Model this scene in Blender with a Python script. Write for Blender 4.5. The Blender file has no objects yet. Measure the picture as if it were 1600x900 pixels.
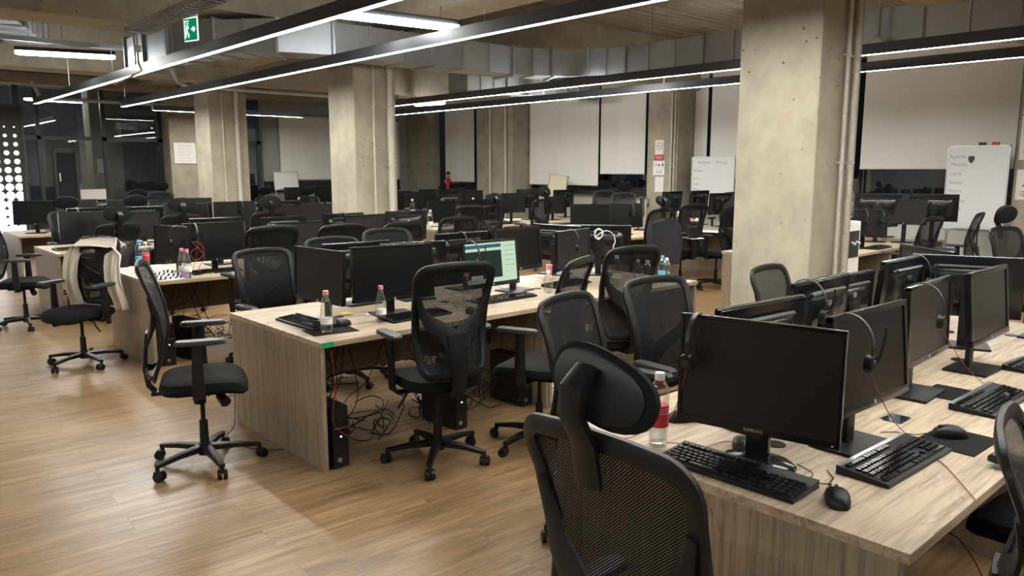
import bpy, bmesh, math, random
from mathutils import Vector, Matrix, Euler
random.seed(7)
sc = bpy.context.scene
COL = sc.collection
PI = math.pi
# ---------------------------------------------------------------- camera
FPX = 1200.0; CAMH = 1.70
PITCH = math.atan(185/FPX); HEAD = math.radians(42.2)
cd = bpy.data.cameras.new('camera'); cam = bpy.data.objects.new('camera', cd); COL.objects.link(cam)
cam.location = (0, 0, CAMH); cam.rotation_euler = (PI/2-PITCH, 0, -HEAD)
cd.sensor_width = 36; cd.sensor_fit = 'HORIZONTAL'; cd.lens = 36*FPX/1600; cd.clip_start = .05; cd.clip_end = 200
sc.camera = cam
FW = Vector((math.sin(HEAD)*math.cos(PITCH), math.cos(HEAD)*math.cos(PITCH), -math.sin(PITCH)))
RT = Vector((math.cos(HEAD), -math.sin(HEAD), 0)); UP = RT.cross(FW)
def at(x, y, z=.75):                 # where the sight line through a pixel meets the height z
    d = FW+RT*((x-800)/FPX)+UP*((450-y)/FPX); t = (z-CAMH)/d.z
    return Vector((d.x*t, d.y*t, z))
def xat(px, Y):                      # X of a bearing at depth Y
    return Y*math.tan(HEAD+math.atan((px-800)/1214.2))
# ---------------------------------------------------------------- world, exposure
w = bpy.data.worlds.new('night'); sc.world = w; w.use_nodes = True
w.node_tree.nodes['Background'].inputs[0].default_value = (.004, .0045, .006, 1)
w.node_tree.nodes['Background'].inputs[1].default_value = 1
sc.view_settings.view_transform = 'Standard'; sc.view_settings.look = 'None'
sc.view_settings.gamma = 1; sc.view_settings.use_curve_mapping = False
sc.view_settings.exposure = 0.92
LAMP = 62.0          # radiance of the linear lamps
TUBE = 40.0
sc.cycles.max_bounces = 7; sc.cycles.diffuse_bounces = 4; sc.cycles.glossy_bounces = 3
sc.cycles.transparent_max_bounces = 24; sc.cycles.transmission_bounces = 4
sc.cycles.sample_clamp_indirect = 6; sc.cycles.use_denoising = True
sc.cycles.caustics_reflective = False; sc.cycles.caustics_refractive = False
# ---------------------------------------------------------------- materials
class NT:
    def __init__(s, name):
        s.m = bpy.data.materials.new(name); s.m.use_nodes = True; s.t = s.m.node_tree; s.n = s.t.nodes
        s.b = s.n['Principled BSDF']; s.out = s.n['Material Output']
    def add(s, typ, **k):
        x = s.n.new(typ)
        for a, v in k.items(): setattr(x, a, v)
        return x
    def link(s, a, b): s.t.links.new(a, b)
    def coord(s, scale=(1,1,1), rot=(0,0,0), kind='Object'):
        c = s.add('ShaderNodeTexCoord'); m = s.add('ShaderNodeMapping')
        m.inputs['Scale'].default_value = scale; m.inputs['Rotation'].default_value = rot
        s.link(c.outputs[kind], m.inputs[0]); return m.outputs[0]
    def noise(s, vec, scale, detail=4, rough=.6, dist=0):
        x = s.add('ShaderNodeTexNoise'); x.inputs['Scale'].default_value = scale; x.inputs['Detail'].default_value = detail
        x.inputs['Roughness'].default_value = rough; x.inputs['Distortion'].default_value = dist
        s.link(vec, x.inputs['Vector']); return x.outputs['Fac']
    def ramp(s, fac, stops):
        r = s.add('ShaderNodeValToRGB'); e = r.color_ramp.elements
        while len(e) < len(stops): e.new(.5)
        for k, (p, c) in enumerate(stops):
            e[k].position = p; e[k].color = (*c, 1) if len(c) == 3 else c
        s.link(fac, r.inputs[0]); return r.outputs[0]
    def mix(s, a, b, fac, mode='MIX'):
        x = s.add('ShaderNodeMix', data_type='RGBA', blend_type=mode)
        for i, v in ((6, a), (7, b)):
            if isinstance(v, tuple): x.inputs[i].default_value = (*v, 1)
            else: s.link(v, x.inputs[i])
        if isinstance(fac, (int, float)): x.inputs[0].default_value = fac
        else: s.link(fac, x.inputs[0])
        return x.outputs[2]
    def bump(s, h, strength=.2, dist=.01):
        x = s.add('ShaderNodeBump'); x.inputs['Strength'].default_value = strength; x.inputs['Distance'].default_value = dist
        s.link(h, x.inputs['Height']); s.link(x.outputs[0], s.b.inputs['Normal'])
def plain(name, col, rough=.5, metal=0, spec=.5, vary=.12, scale=30, emit=0):
    t = NT(name); t.b.inputs['Roughness'].default_value = rough; t.b.inputs['Metallic'].default_value = metal
    t.b.inputs['Specular IOR Level'].default_value = spec
    f = t.noise(t.coord(), scale, 3)
    lo = tuple(c*(1-vary) for c in col); hi = tuple(min(1, c*(1+vary)) for c in col)
    t.link(t.ramp(f, [(.3, lo), (.7, hi)]), t.b.inputs['Base Color'])
    if emit: t.b.inputs['Emission Color'].default_value = (*col, 1); t.b.inputs['Emission Strength'].default_value = emit
    return t.m
M = {}
M['plastic'] = plain('black_plastic', (.0075, .008, .009), .42, spec=.3)
M['bezel'] = plain('satin_black_bezel', (.008, .008, .009), .20, spec=.55)
M['plastic_gloss'] = plain('glossy_black_plastic', (.008, .008, .009), .16, spec=.4)
M['plastic_grey'] = plain('dark_grey_plastic', (.022, .024, .026), .40, spec=.4)
M['fabric'] = plain('black_fabric', (.0065, .007, .0075), .9, spec=.2, scale=220, vary=.4)
M['screen'] = plain('dark_screen', (.006, .006, .006), .24, spec=.32, vary=.03, scale=2)
M['screen2'] = plain('matt_dark_screen', (.0125, .012, .011), .36, spec=.35, vary=.03, scale=2)
M['silver'] = plain('silver_metal', (.62, .63, .65), .3, 1)
M['chrome'] = plain('chrome', (.8, .8, .8), .15, 1)
M['white'] = plain('white_plastic', (.74, .74, .72), .5)
M['paper'] = plain('paper', (.78, .77, .74), .8, vary=.04)
M['board'] = plain('whiteboard_surface', (.74, .76, .77), .22, vary=.02, scale=3)
M['alu'] = plain('aluminium', (.55, .55, .53), .35, .8)
M['wallwhite'] = plain('white_panel', (.66, .65, .61), .6, vary=.04, scale=2)
M['red'] = plain('red', (.55, .03, .04), .5)
M['red_wire'] = plain('red_wire', (.30, .035, .045), .45)
M['pink'] = plain('pink_cap', (.85, .30, .38), .4)
M['green'] = plain('green', (.0, .30, .10), .6)
M['sign_green'] = plain('sign_green', (.0, .26, .13), .4, emit=.35)
M['sign_white'] = plain('sign_white', (.75, .9, .82), .5, emit=.7)
M['yellow'] = plain('yellow_paper', (.80, .70, .22), .7)
M['blue'] = plain('light_blue', (.12, .42, .62), .5)
M['purple'] = plain('lilac', (.55, .38, .66), .7)
M['ink'] = plain('ink', (.06, .06, .08), .8)
M['ink_grey'] = plain('faded_ink', (.30, .32, .36), .8)
M['cloth'] = plain('cream_cloth', (.66, .61, .53), .9, vary=.06, scale=60)
M['jacket'] = plain('black_jacket', (.013, .013, .016), .9, vary=.3, scale=60)
M['cream'] = plain('cream_plastic', (.66, .63, .48), .5)
M['frame'] = plain('black_window_frame', (.016, .017, .018), .4)
M['night'] = plain('dark_night', (.008, .010, .014), .8)
M['darkroom_shade'] = plain('dark_room_and_ceiling_shade', (.06, .065, .075), .9)  # dim back room wall; also the shade painted at the far left ceiling
M['housing'] = plain('dark_lamp_housing', (.075, .08, .09), .35, .3)
M['led'] = plain('blue_white_led', (.6, .85, 1), .3, emit=8)
def emitter(name, col, k):
    t = NT(name); e = t.add('ShaderNodeEmission'); e.inputs[0].default_value = (*col, 1); e.inputs[1].default_value = k
    t.link(e.outputs[0], t.out.inputs[0]); return t.m
M['lamp'] = emitter('lamp_light', (1.0, .97, .90), LAMP)
M['tube'] = emitter('tube_light', (1.0, .98, .93), TUBE)
def wood(name, axis, ca, cb, cc, rough=.45):
    t = NT(name); sc_ = [14, 14, 14]; sc_[axis] = 1.1
    v = t.coord(tuple(sc_)); f = t.noise(v, 1.6, 8, .65, .9)
    sc2 = [45, 45, 45]; sc2[axis] = 1.8
    g = t.noise(t.coord(tuple(sc2)), 1.5, 5, .7, .3)
    base = t.ramp(f, [(.28, cc), (.45, cb), (.68, ca)])
    fine = t.ramp(g, [(.34, (.52, .47, .41)), (.52, (1, 1, 1))])
    c = t.mix(base, fine, .75, 'MULTIPLY')
    sc3 = [16, 16, 16]; sc3[axis] = 2.2
    k = t.noise(t.coord(tuple(sc3)), 1.2, 3, .55, 1.6)
    crack = t.ramp(k, [(.482, (1, 1, 1)), (.5, (.26, .19, .14)), (.518, (1, 1, 1))])
    cm = t.ramp(t.noise(t.coord((3, 3, 3)), 1.3, 2), [(.52, (0, 0, 0)), (.66, (1, 1, 1))])
    c2 = t.mix(c, crack, cm, 'MULTIPLY')
    t.link(c2, t.b.inputs['Base Color']); t.b.inputs['Roughness'].default_value = rough
    t.bump(g, .06, .002); return t.m
M['oak_x'] = wood('light_oak_top', 0, (.53, .44, .325), (.42, .34, .245), (.25, .195, .135))
M['oak_z'] = wood('light_oak_panel', 2, (.34, .28, .205), (.27, .22, .16), (.18, .143, .10))
M['oak_shaded'] = wood('shaded_brown_modesty_panel', 0, (.20, .15, .105), (.16, .12, .085), (.12, .09, .065))  # brown darkened for the shade under the desktop
def floor_mat():
    t = NT('laminate_planks')
    br = t.add('ShaderNodeTexBrick'); br.offset = .37; br.squash = 1
    br.inputs['Scale'].default_value = 1; br.inputs['Brick Width'].default_value = 1.25; br.inputs['Row Height'].default_value = .19
    br.inputs['Mortar Size'].default_value = .0018; br.inputs['Color1'].default_value = (.25, .25, .25, 1); br.inputs['Color2'].default_value = (.9, .9, .9, 1)
    br.inputs['Mortar'].default_value = (0, 0, 0, 1); br.inputs['Bias'].default_value = 0
    v = t.coord((1, 1, 1), (0, 0, math.radians(3))); t.link(v, br.inputs['Vector'])
    # each plank shifts its own grain
    ad = t.add('ShaderNodeVectorMath', operation='MULTIPLY_ADD'); ad.inputs[1].default_value = (7, 5, 3)
    t.link(br.outputs['Color'], ad.inputs[0]); t.link(v, ad.inputs[2])
    mp = t.add('ShaderNodeMapping'); mp.inputs['Scale'].default_value = (1.0, 13, 1); t.link(ad.outputs[0], mp.inputs[0])
    g = t.noise(mp.outputs[0], 1.5, 8, .66, .7)
    mp2 = t.add('ShaderNodeMapping'); mp2.inputs['Scale'].default_value = (2.2, 60, 1); t.link(ad.outputs[0], mp2.inputs[0])
    g2 = t.noise(mp2.outputs[0], 1.3, 4, .6, .2)
    base = t.ramp(g, [(.28, (.135, .082, .037)), (.46, (.245, .160, .080)), (.68, (.39, .272, .150))])
    c = t.mix(base, t.ramp(g2, [(.3, (.70, .66, .62)), (.5, (1, 1, 1))]), .6, 'MULTIPLY')
    tone = t.ramp(br.outputs['Color'], [(.2, (.86, .84, .82)), (.95, (1.0, 1.0, 1.0))])
    c = t.mix(c, tone, 1.0, 'MULTIPLY')
    c = t.mix(c, t.ramp(t.noise(t.coord((.8, 2.5, 1)), 1.1, 3), [(.35, (.80, .74, .68)), (.62, (1.08, 1.06, 1.04))]), .8, 'MULTIPLY')
    c = t.mix(c, (.16, .10, .06), br.outputs['Fac'])
    t.link(c, t.b.inputs['Base Color']); t.b.inputs['Roughness'].default_value = .33
    r = t.ramp(g2, [(.2, (.40, .40, .40)), (.8, (.28, .28, .28))]); t.link(r, t.b.inputs['Roughness'])
    t.bump(g2, .05, .002); return t.m
M['floor'] = floor_mat()
def concrete(name, ca, cb, holes=True, board=None):
    t = NT(name); v = t.coord()
    f = t.noise(v, 1.4, 9, .62, .4)
    f2 = t.noise(t.coord((1, 1, .75)), 5, 7, .68)
    c = t.mix(t.ramp(f, [(.3, cb), (.68, ca)]), t.ramp(f2, [(.32, (.80, .80, .81)), (.6, (1.05, 1.05, 1.04))]), .8, 'MULTIPLY')
    if holes:
        vo = t.add('ShaderNodeTexVoronoi'); vo.inputs['Scale'].default_value = 11; t.link(v, vo.inputs['Vector'])
        h = t.ramp(vo.outputs['Distance'], [(.07, (.10, .09, .07)), (.115, (1, 1, 1))])
        pick = t.ramp(t.noise(t.coord(), 2.6, 2), [(.46, (.0, .0, .0)), (.54, (.9, .9, .9))])
        c = t.mix(c, h, pick, 'MULTIPLY')
    if board:
        b = t.noise(t.coord(board), 1.0, 3, .5)
        c = t.mix(c, t.ramp(b, [(.40, (.62, .60, .57)), (.6, (1.1, 1.1, 1.1))]), .9, 'MULTIPLY')
    t.link(c, t.b.inputs['Base Color']); t.b.inputs['Roughness'].default_value = .85
    t.bump(f2, .25, .006); return t.m
M['concrete'] = concrete('concrete', (.41, .378, .295), (.285, .262, .205))
M['slab'] = concrete('board_marked_concrete', (.34, .30, .25), (.24, .21, .175), False, (.5, 11, 1))
M['plaster'] = concrete('grey_plaster', (.40, .40, .38), (.33, .33, .32), False)
def metal_duct():
    t = NT('galvanised_steel'); f = t.noise(t.coord((1, 1, 1)), 1.6, 2, .5)
    t.link(t.ramp(f, [(.3, (.38, .42, .47)), (.7, (.50, .54, .59))]), t.b.inputs['Base Color'])
    t.b.inputs['Metallic'].default_value = .6; t.b.inputs['Roughness'].default_value = .42; return t.m
M['duct'] = metal_duct()
M['pipe'] = plain('grey_conduit', (.50, .48, .42), .5)
def blind():
    t = NT('roller_blind_fabric'); f = t.noise(t.coord((1, .6, .05)), 2.2, 3)
    t.link(t.ramp(f, [(.3, (.80, .80, .765)), (.7, (.84, .84, .80))]), t.b.inputs['Base Color']); t.b.inputs['Roughness'].default_value = .8; return t.m
M['blind'] = blind()
def glass(name, tint, refl, rough=.02):
    t = NT(name); a = t.add('ShaderNodeBsdfTransparent'); a.inputs[0].default_value = (*tint, 1)
    g = t.add('ShaderNodeBsdfGlossy'); g.inputs['Roughness'].default_value = rough; g.inputs[0].default_value = (.95, .95, .95, 1)
    lw = t.add('ShaderNodeLayerWeight'); lw.inputs[0].default_value = refl
    pw = t.add('ShaderNodeMath', operation='MULTIPLY_ADD'); pw.inputs[1].default_value = .75; pw.inputs[2].default_value = .06; t.link(lw.outputs['Facing'], pw.inputs[0])
    mx = t.add('ShaderNodeMixShader'); t.link(pw.outputs[0], mx.inputs[0]); t.link(a.outputs[0], mx.inputs[1]); t.link(g.outputs[0], mx.inputs[2])
    t.link(mx.outputs[0], t.out.inputs[0]); return t.m
M['glass'] = glass('window_glass', (.70, .74, .76), .22)
M['pet'] = glass('clear_bottle_plastic', (.93, .95, .95), .28, .08)
M['pet_blue'] = glass('blue_bottle_plastic', (.62, .80, .93), .28, .08)
M['acrylic'] = glass('clear_cooler_plastic', (.55, .66, .80), .3, .1)
def mesh_fabric(name, col, period, cover, diag):
    t = NT(name); v = t.coord((1, 1, 1), (0, diag, 0), 'Object')
    wv = t.add('ShaderNodeTexWave', wave_type='BANDS', bands_direction='X', wave_profile='SIN'); wv.inputs['Scale'].default_value = 1/(period*PI*1.0)
    t.link(v, wv.inputs['Vector'])
    wz = t.add('ShaderNodeTexWave', wave_type='BANDS', bands_direction='Z', wave_profile='SIN'); wz.inputs['Scale'].default_value = 1/(period*PI*1.6)
    t.link(v, wz.inputs['Vector'])
    mx = t.add('ShaderNodeMath', operation='MULTIPLY'); t.link(wv.outputs['Fac'], mx.inputs[0]); t.link(wz.outputs['Fac'], mx.inputs[1])
    gt = t.add('ShaderNodeMath', operation='LESS_THAN'); gt.inputs[1].default_value = cover; t.link(mx.outputs[0], gt.inputs[0])
    t.link(gt.outputs[0], t.b.inputs['Alpha'])
    t.b.inputs['Base Color'].default_value = (*col, 1); t.b.inputs['Roughness'].default_value = .8; t.b.inputs['Specular IOR Level'].default_value = .2
    return t.m
M['mesh'] = mesh_fabric('black_chair_mesh', (.008, .0085, .0095), .0036, .60, math.radians(40))
def dots():          # a perforated black sheet; the holes grow towards the middle height
    t = NT('perforated_sheet'); c = t.add('ShaderNodeTexCoord'); sp = t.add('ShaderNodeSeparateXYZ'); t.link(c.outputs['Object'], sp.inputs[0])
    def fr(o, k):
        a = t.add('ShaderNodeMath', operation='MULTIPLY'); a.inputs[1].default_value = k; t.link(o, a.inputs[0])
        b = t.add('ShaderNodeMath', operation='FRACT'); t.link(a.outputs[0], b.inputs[0])
        d = t.add('ShaderNodeMath', operation='SUBTRACT'); d.inputs[1].default_value = .5; t.link(b.outputs[0], d.inputs[0])
        e = t.add('ShaderNodeMath', operation='POWER'); e.inputs[1].default_value = 2; ab = t.add('ShaderNodeMath', operation='ABSOLUTE')
        t.link(d.outputs[0], ab.inputs[0]); t.link(ab.outputs[0], e.inputs[0]); return e.outputs[0]
    s = t.add('ShaderNodeMath', operation='ADD'); t.link(fr(sp.outputs['X'], 6.2), s.inputs[0]); t.link(fr(sp.outputs['Z'], 6.2), s.inputs[1])
    q = t.add('ShaderNodeMath', operation='SQRT'); t.link(s.outputs[0], q.inputs[0])
    r = t.ramp(t_div(t, sp.outputs['Z'], 3.4), [(.0, (.14,)*3), (.10, (.26,)*3), (.17, (.60,)*3), (.34, (.50,)*3), (.50, (.34,)*3), (.68, (.20,)*3), (.78, (.0,)*3)])
    gt = t.add('ShaderNodeMath', operation='GREATER_THAN'); t.link(q.outputs[0], gt.inputs[0]); t.link(r, gt.inputs[1])
    t.link(gt.outputs[0], t.b.inputs['Alpha']); t.b.inputs['Base Color'].default_value = (.02, .02, .02, 1); return t.m
def t_div(t, o, k):
    a = t.add('ShaderNodeMath', operation='DIVIDE'); a.inputs[1].default_value = k; t.link(o, a.inputs[0]); return a.outputs[0]
M['dots'] = dots()
M['backlight'] = emitter('lit_white_panel', (1, 1, 1), 1.7)
def lit_screen():
    t = NT('lit_monitor_picture'); c = t.add('ShaderNodeTexCoord'); sp = t.add('ShaderNodeSeparateXYZ'); t.link(c.outputs['Object'], sp.inputs[0])
    X, Z = sp.outputs['X'], sp.outputs['Z']
    def box(x0, x1, z0, z1):
        o = None
        for src, lo, hi in ((X, x0, x1), (Z, z0, z1)):
            for op, v in (('GREATER_THAN', lo), ('LESS_THAN', hi)):
                m = t.add('ShaderNodeMath', operation=op); m.inputs[1].default_value = v; t.link(src, m.inputs[0])
                if o is None: o = m.outputs[0]
                else:
                    k = t.add('ShaderNodeMath', operation='MULTIPLY'); t.link(o, k.inputs[0]); t.link(m.outputs[0], k.inputs[1]); o = k.outputs[0]
        return o
    col = t.mix((.60, .76, .56), (.04, .14, .22), box(-.25, .10, .395, .42))
    col = t.mix(col, (.025, .04, .035), box(-.25, .10, .18, .375))
    for k in range(5): col = t.mix(col, (.30, .40, .33), box(.13, .23, .40-.035*k, .404-.035*k))
    col = t.mix(col, (.30, .42, .40), box(-.24, -.05, .436, .442))
    e = t.add('ShaderNodeEmission'); e.inputs[1].default_value = .5; t.link(col, e.inputs[0]); t.link(e.outputs[0], t.out.inputs[0]); return t.m
M['lit'] = lit_screen()
M['stripe'] = (lambda t: (t.link(t.ramp((lambda w_: (w_.inputs.__getitem__('Scale').__setattr__('default_value', 9), t.link(t.coord((1, 1, 1), (0, 0, .6)), w_.inputs['Vector']), w_.outputs['Fac'])[2])(t.add('ShaderNodeTexWave')), [(.45, (.03, .03, .04)), (.55, (.75, .75, .73))]), t.b.inputs['Base Color']), t.m)[1])(NT('striped_cloth'))
# ---------------------------------------------------------------- mesh helpers
class MB:
    def __init__(s): s.bm = bmesh.new()
    def box(s, c, d, rot=None, bevel=0, taper=None):
        vs = []
        for k in (-1, 1):
            for i, j in ((-1, -1), (1, -1), (1, 1), (-1, 1)):
                f = taper if (taper and k > 0) else 1
                v = Vector((i*d[0]/2*f, j*d[1]/2*f, k*d[2]/2))
                if rot: v = rot @ v
                vs.append(s.bm.verts.new(v+Vector(c)))
        fs = [(3, 2, 1, 0), (4, 5, 6, 7), (0, 1, 5, 4), (1, 2, 6, 5), (2, 3, 7, 6), (3, 0, 4, 7)]
        fa = [s.bm.faces.new([vs[i] for i in f]) for f in fs]
        if bevel:
            es = list({e for f in fa for e in f.edges})
            bmesh.ops.bevel(s.bm, geom=es, offset=bevel, segments=2, profile=.7, affect='EDGES')
        return s
    def ring(s, pts): return [s.bm.verts.new(p) for p in pts]
    def skin(s, rings, closed_u=True, cap=True, loop=False):
        n = len(rings[0]); R = len(rings)
        for a in range(R if loop else R-1):
            A, B = rings[a], rings[(a+1) % R]
            for i in range(n if closed_u else n-1):
                s.bm.faces.new((A[i], A[(i+1) % n], B[(i+1) % n], B[i]))
        if cap and not loop and closed_u:
            s.bm.faces.new(list(reversed(rings[0]))); s.bm.faces.new(rings[-1])
        return s
    def sweep(s, pts, wd, th, ref=(0, 1, 0), closed=False, n=8, ex=.6):
        pts = [Vector(p) for p in pts]; N = len(pts); rings = []
        for i, p in enumerate(pts):
            if closed: T = pts[(i+1) % N]-pts[i-1]
            else: T = pts[min(i+1, N-1)]-pts[max(i-1, 0)]
            T.normalize(); r = Vector(ref); nn = r-T*r.dot(T)
            if nn.length < 1e-4: nn = Vector((1, 0, 0))-T*T.x
            nn.normalize(); b = T.cross(nn)
            W = (wd[i] if isinstance(wd, (list, tuple)) else wd)/2; H = (th[i] if isinstance(th, (list, tuple)) else th)/2
            ring = []
            for k in range(n):
                a = 2*PI*(k+.5)/n; ca, sa = math.cos(a), math.sin(a)
                ring.append(p+b*(W*math.copysign(abs(ca)**ex, ca))+nn*(H*math.copysign(abs(sa)**ex, sa)))
            rings.append(s.ring(ring))
        return s.skin(rings, loop=closed)
    def tube(s, pts, r, n=6, closed=False): return s.sweep(pts, 2*r, 2*r, (0.13, .21, .97), closed, n, 1)
    def cyl(s, p0, p1, r0, r1=None, n=14):
        r1 = r0 if r1 is None else r1; return s.sweep([p0, p1], [2*r0, 2*r1], [2*r0, 2*r1], (0.3, .9, .2) if abs((Vector(p1)-Vector(p0)).normalized().y) < .9 else (1, 0, 0), n=n, ex=1)
    def lathe(s, prof, c=(0, 0, 0), n=18, flute=None):
        rings = []
        for r, z in prof:
            rings.append(s.ring([Vector((c[0]+max(r, 1e-4)*math.cos(2*PI*k/n), c[1]+max(r, 1e-4)*math.sin(2*PI*k/n), c[2]+z)) for k in range(n)]))
        return s.skin(rings)
    def cushion(s, c, w_, d, rings, ex=.45, n=28, bend=None):
        rr = []
        for sc_, z in rings:
            q = []
            for k in range(n):
                a = 2*PI*k/n; ca, sa = math.cos(a), math.sin(a)
                p = Vector((w_/2*sc_*math.copysign(abs(ca)**ex, ca), d/2*sc_*math.copysign(abs(sa)**ex, sa), z))
                if bend: p.z += bend(p.x, p.y)
                q.append(p+Vector(c))
            rr.append(s.ring(q))
        return s.skin(rr)
    def grid(s, fn, nu, nv):
        g = [[s.bm.verts.new(fn(i/nu, j/nv)) for i in range(nu+1)] for j in range(nv+1)]
        for j in range(nv):
            for i in range(nu): s.bm.faces.new((g[j][i], g[j][i+1], g[j+1][i+1], g[j+1][i]))
        return s
    def prism(s, outline, z0, z1, M4=None):
        a = [Vector((x, y, z0)) for x, y in outline]; b = [Vector((x, y, z1)) for x, y in outline]
        if M4: a = [M4 @ v for v in a]; b = [M4 @ v for v in b]
        return s.skin([s.ring(a), s.ring(b)])
    def build(s, name, mat, parent=None, smooth=True, mw=None, thick=0, bevel=0, sub=0):
        bmesh.ops.recalc_face_normals(s.bm, faces=s.bm.faces)
        me = bpy.data.meshes.new(name); s.bm.to_mesh(me); s.bm.free()
        if smooth:
            for p in me.polygons: p.use_smooth = True
            me.set_sharp_from_angle(angle=math.radians(35))
        me.materials.append(M[mat] if isinstance(mat, str) else mat)
        o = bpy.data.objects.new(name, me); COL.objects.link(o)
        if parent: o.parent = parent
        if thick:
            md = o.modifiers.new('s', 'SOLIDIFY'); md.thickness = thick; md.offset = 0
        if sub:
            md = o.modifiers.new('b', 'SUBSURF'); md.levels = sub; md.render_levels = sub
        return o
def empty(name, loc=(0, 0, 0), rz=0):
    o = bpy.data.objects.new(name, None); o.empty_display_size = .1; COL.objects.link(o); o.location = loc; o.rotation_euler = (0, 0, rz); return o
def tag(o, label, cat, group=None, kind=None):
    if label: o['label'] = label
    if cat: o['category'] = cat
    if group: o['group'] = group
    if kind: o['kind'] = kind
    return o
def struct(o): o['kind'] = 'structure'; return o
def copy_tree(o, parent=None):
    c = o.copy(); COL.objects.link(c)
    if parent: c.parent = parent
    for ch in list(o.children): copy_tree(ch, c)
    return c
PROTOS = []
def proto(fn):
    cache = {}
    def get(*a):          # the first call hands out the model itself, later calls copies of it and of its own parts
        if a not in cache:
            p = fn(*a); cache[a] = (p, list(p.children)); return p
        p, kids = cache[a]; c = p.copy(); COL.objects.link(c); c.scale = (1, 1, 1)
        for ch in kids: copy_tree(ch, c)
        return c
    return get
def text_mesh(txt, size, name, mat, parent, mw, extrude=.0006, align='CENTER'):
    cu = bpy.data.curves.new(name, 'FONT'); cu.body = txt; cu.size = size; cu.extrude = extrude; cu.align_x = align; cu.align_y = 'CENTER'
    t = bpy.data.objects.new(name, cu); COL.objects.link(t)
    dg = bpy.context.evaluated_depsgraph_get(); me = bpy.data.meshes.new_from_object(t.evaluated_get(dg))
    bpy.data.objects.remove(t); bpy.data.curves.remove(cu)
    me.transform(mw); me.name = name; me.materials.clear(); me.materials.append(M[mat])
    o = bpy.data.objects.new(name, me); COL.objects.link(o); o.parent = parent; return o
def face_mat(c, normal='-Y', rz=0):   # text plane standing upright, read from -Y, turned by rz
    return Matrix.Translation(c) @ Matrix.Rotation(rz, 4, 'Z') @ Matrix.Rotation(PI/2, 4, 'X')
# ---------------------------------------------------------------- the setting
def sbox(name, lo, hi, mat, parent=None, bevel=0):
    c = [(a+b)/2 for a, b in zip(lo, hi)]; d = [b-a for a, b in zip(lo, hi)]
    o = MB().box(c, d, bevel=bevel).build(name, mat, parent, smooth=False)
    if not parent: struct(o)
    return o
X0, X1, Y0_, Y1, CEIL = -3.2, 12.62, -3.2, 17.8, 4.0
sbox('floor', (X0, Y0_, -.1), (13.2, 24, 0), 'floor')
sbox('ceiling', (X0, Y0_, CEIL), (13.2, 24, CEIL+.2), 'slab')
sbox('wall_left', (X0-.15, Y0_, 0), (X0, 24, CEIL), 'plaster')
sbox('wall_back', (X0, Y0_-.15, 0), (13.2, Y0_, CEIL), 'plaster')
sbox('wall_right_low', (12.72, Y0_, 0), (12.95, 24, 1.22), 'wallwhite')
sbox('wall_right_high', (12.72, Y0_, 3.45), (12.95, 24, CEIL), 'plaster')
sbox('wall_behind_glass', (X0, 22, 0), (8.0, 22.2, CEIL), 'darkroom_shade')
sbox('wall_far', (8.15, 17.9, 0), (12.7, 18.1, CEIL), 'plaster')
sbox('trim_1', (12.55, Y0_, 1.18), (12.75, 17.9, 1.26), 'frame')
# beams and pillars
for k, (a, b) in enumerate([((X0, 8.6, 3.17), (12.7, 9.2, CEIL)), ((X0, 13.35, 3.19), (12.7, 13.97, CEIL)), ((X0, 2.6, 3.30), (12.7, 3.2, CEIL)), ((X0, -2.8, 3.3), (12.7, -2.2, CEIL)), ((X0, 17.1, 3.3), (12.7, 17.9, CEIL))]):
    if k == 0:
        for xa, xb, zb in ((X0, 2.95, 3.17), (2.95, 4.25, 3.42), (4.25, 12.7, 3.17)): sbox('concrete_beam', (xa, a[1], zb), (xb, b[1], CEIL), 'concrete')
    else: sbox('concrete_beam', a, b, 'concrete')
sbox('concrete_beam', (5.17, Y0_, 3.42), (5.79, 17.8, CEIL-.001), 'concrete')
sbox('concrete_beam', (12.1, Y0_, 3.60), (12.70, 17.8, CEIL-.001), 'concrete')
def pillar(x, y, wx, wy, pipes, top):
    p = MB().box((x+wx/2, y+wy/2, top/2), (wx, wy, top), bevel=.012).build('concrete_pillar', 'concrete', smooth=False); struct(p)
    for fx, r, side in pipes:
        m = MB()
        if side == 'y':
            m.cyl((x+fx, y-r-.012, 0), (x+fx, y-r-.012, top-.02), r, n=12)
            for z in (.9, 1.75, 2.5): m.box((x+fx, y-r-.006, z), (r*2.8, r*2+.012, .018))
        else:
            m.cyl((x-r-.012, y+fx, 0), (x-r-.012, y+fx, top-.02), r, n=12)
            for z in (.9, 1.75, 2.5): m.box((x-r-.006, y+fx, z), (r*2+.012, r*2.8, .018))
        m.build('conduit_pipe', 'pipe', p)
    return p
pillar(5.17, 2.58, .62, .62, [(.34, .016, 'y'), (.46, .022, 'y')], 3.30)
pb = pillar(5.17, 8.66, .62, .64, [(.27, .012, 'y'), (.50, .040, 'y')], 3.17)
pillar(5.13, 13.30, .66, .66, [(.22, .012, 'y'), (.46, .035, 'y')], 3.19)
pillar(12.08, 2.55, .62, .67, [], 3.6)
pl1 = pillar(12.08, 8.72, .62, .70, [(.12, .02, 'x'), (.05, .015, 'x')], 3.6)
pillar(12.08, 13.30, .62, 1.30, [(.20, .03, 'x'), (.75, .03, 'x')], 3.6)
pillar(12.3, 16.80, .32, 1.05, [], 3.6)
pf = pillar(5.75, 17.15, .85, .6, [], 3.3)
pillar(4.60, 18.6, .62, .5, [], 4.0)
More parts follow.
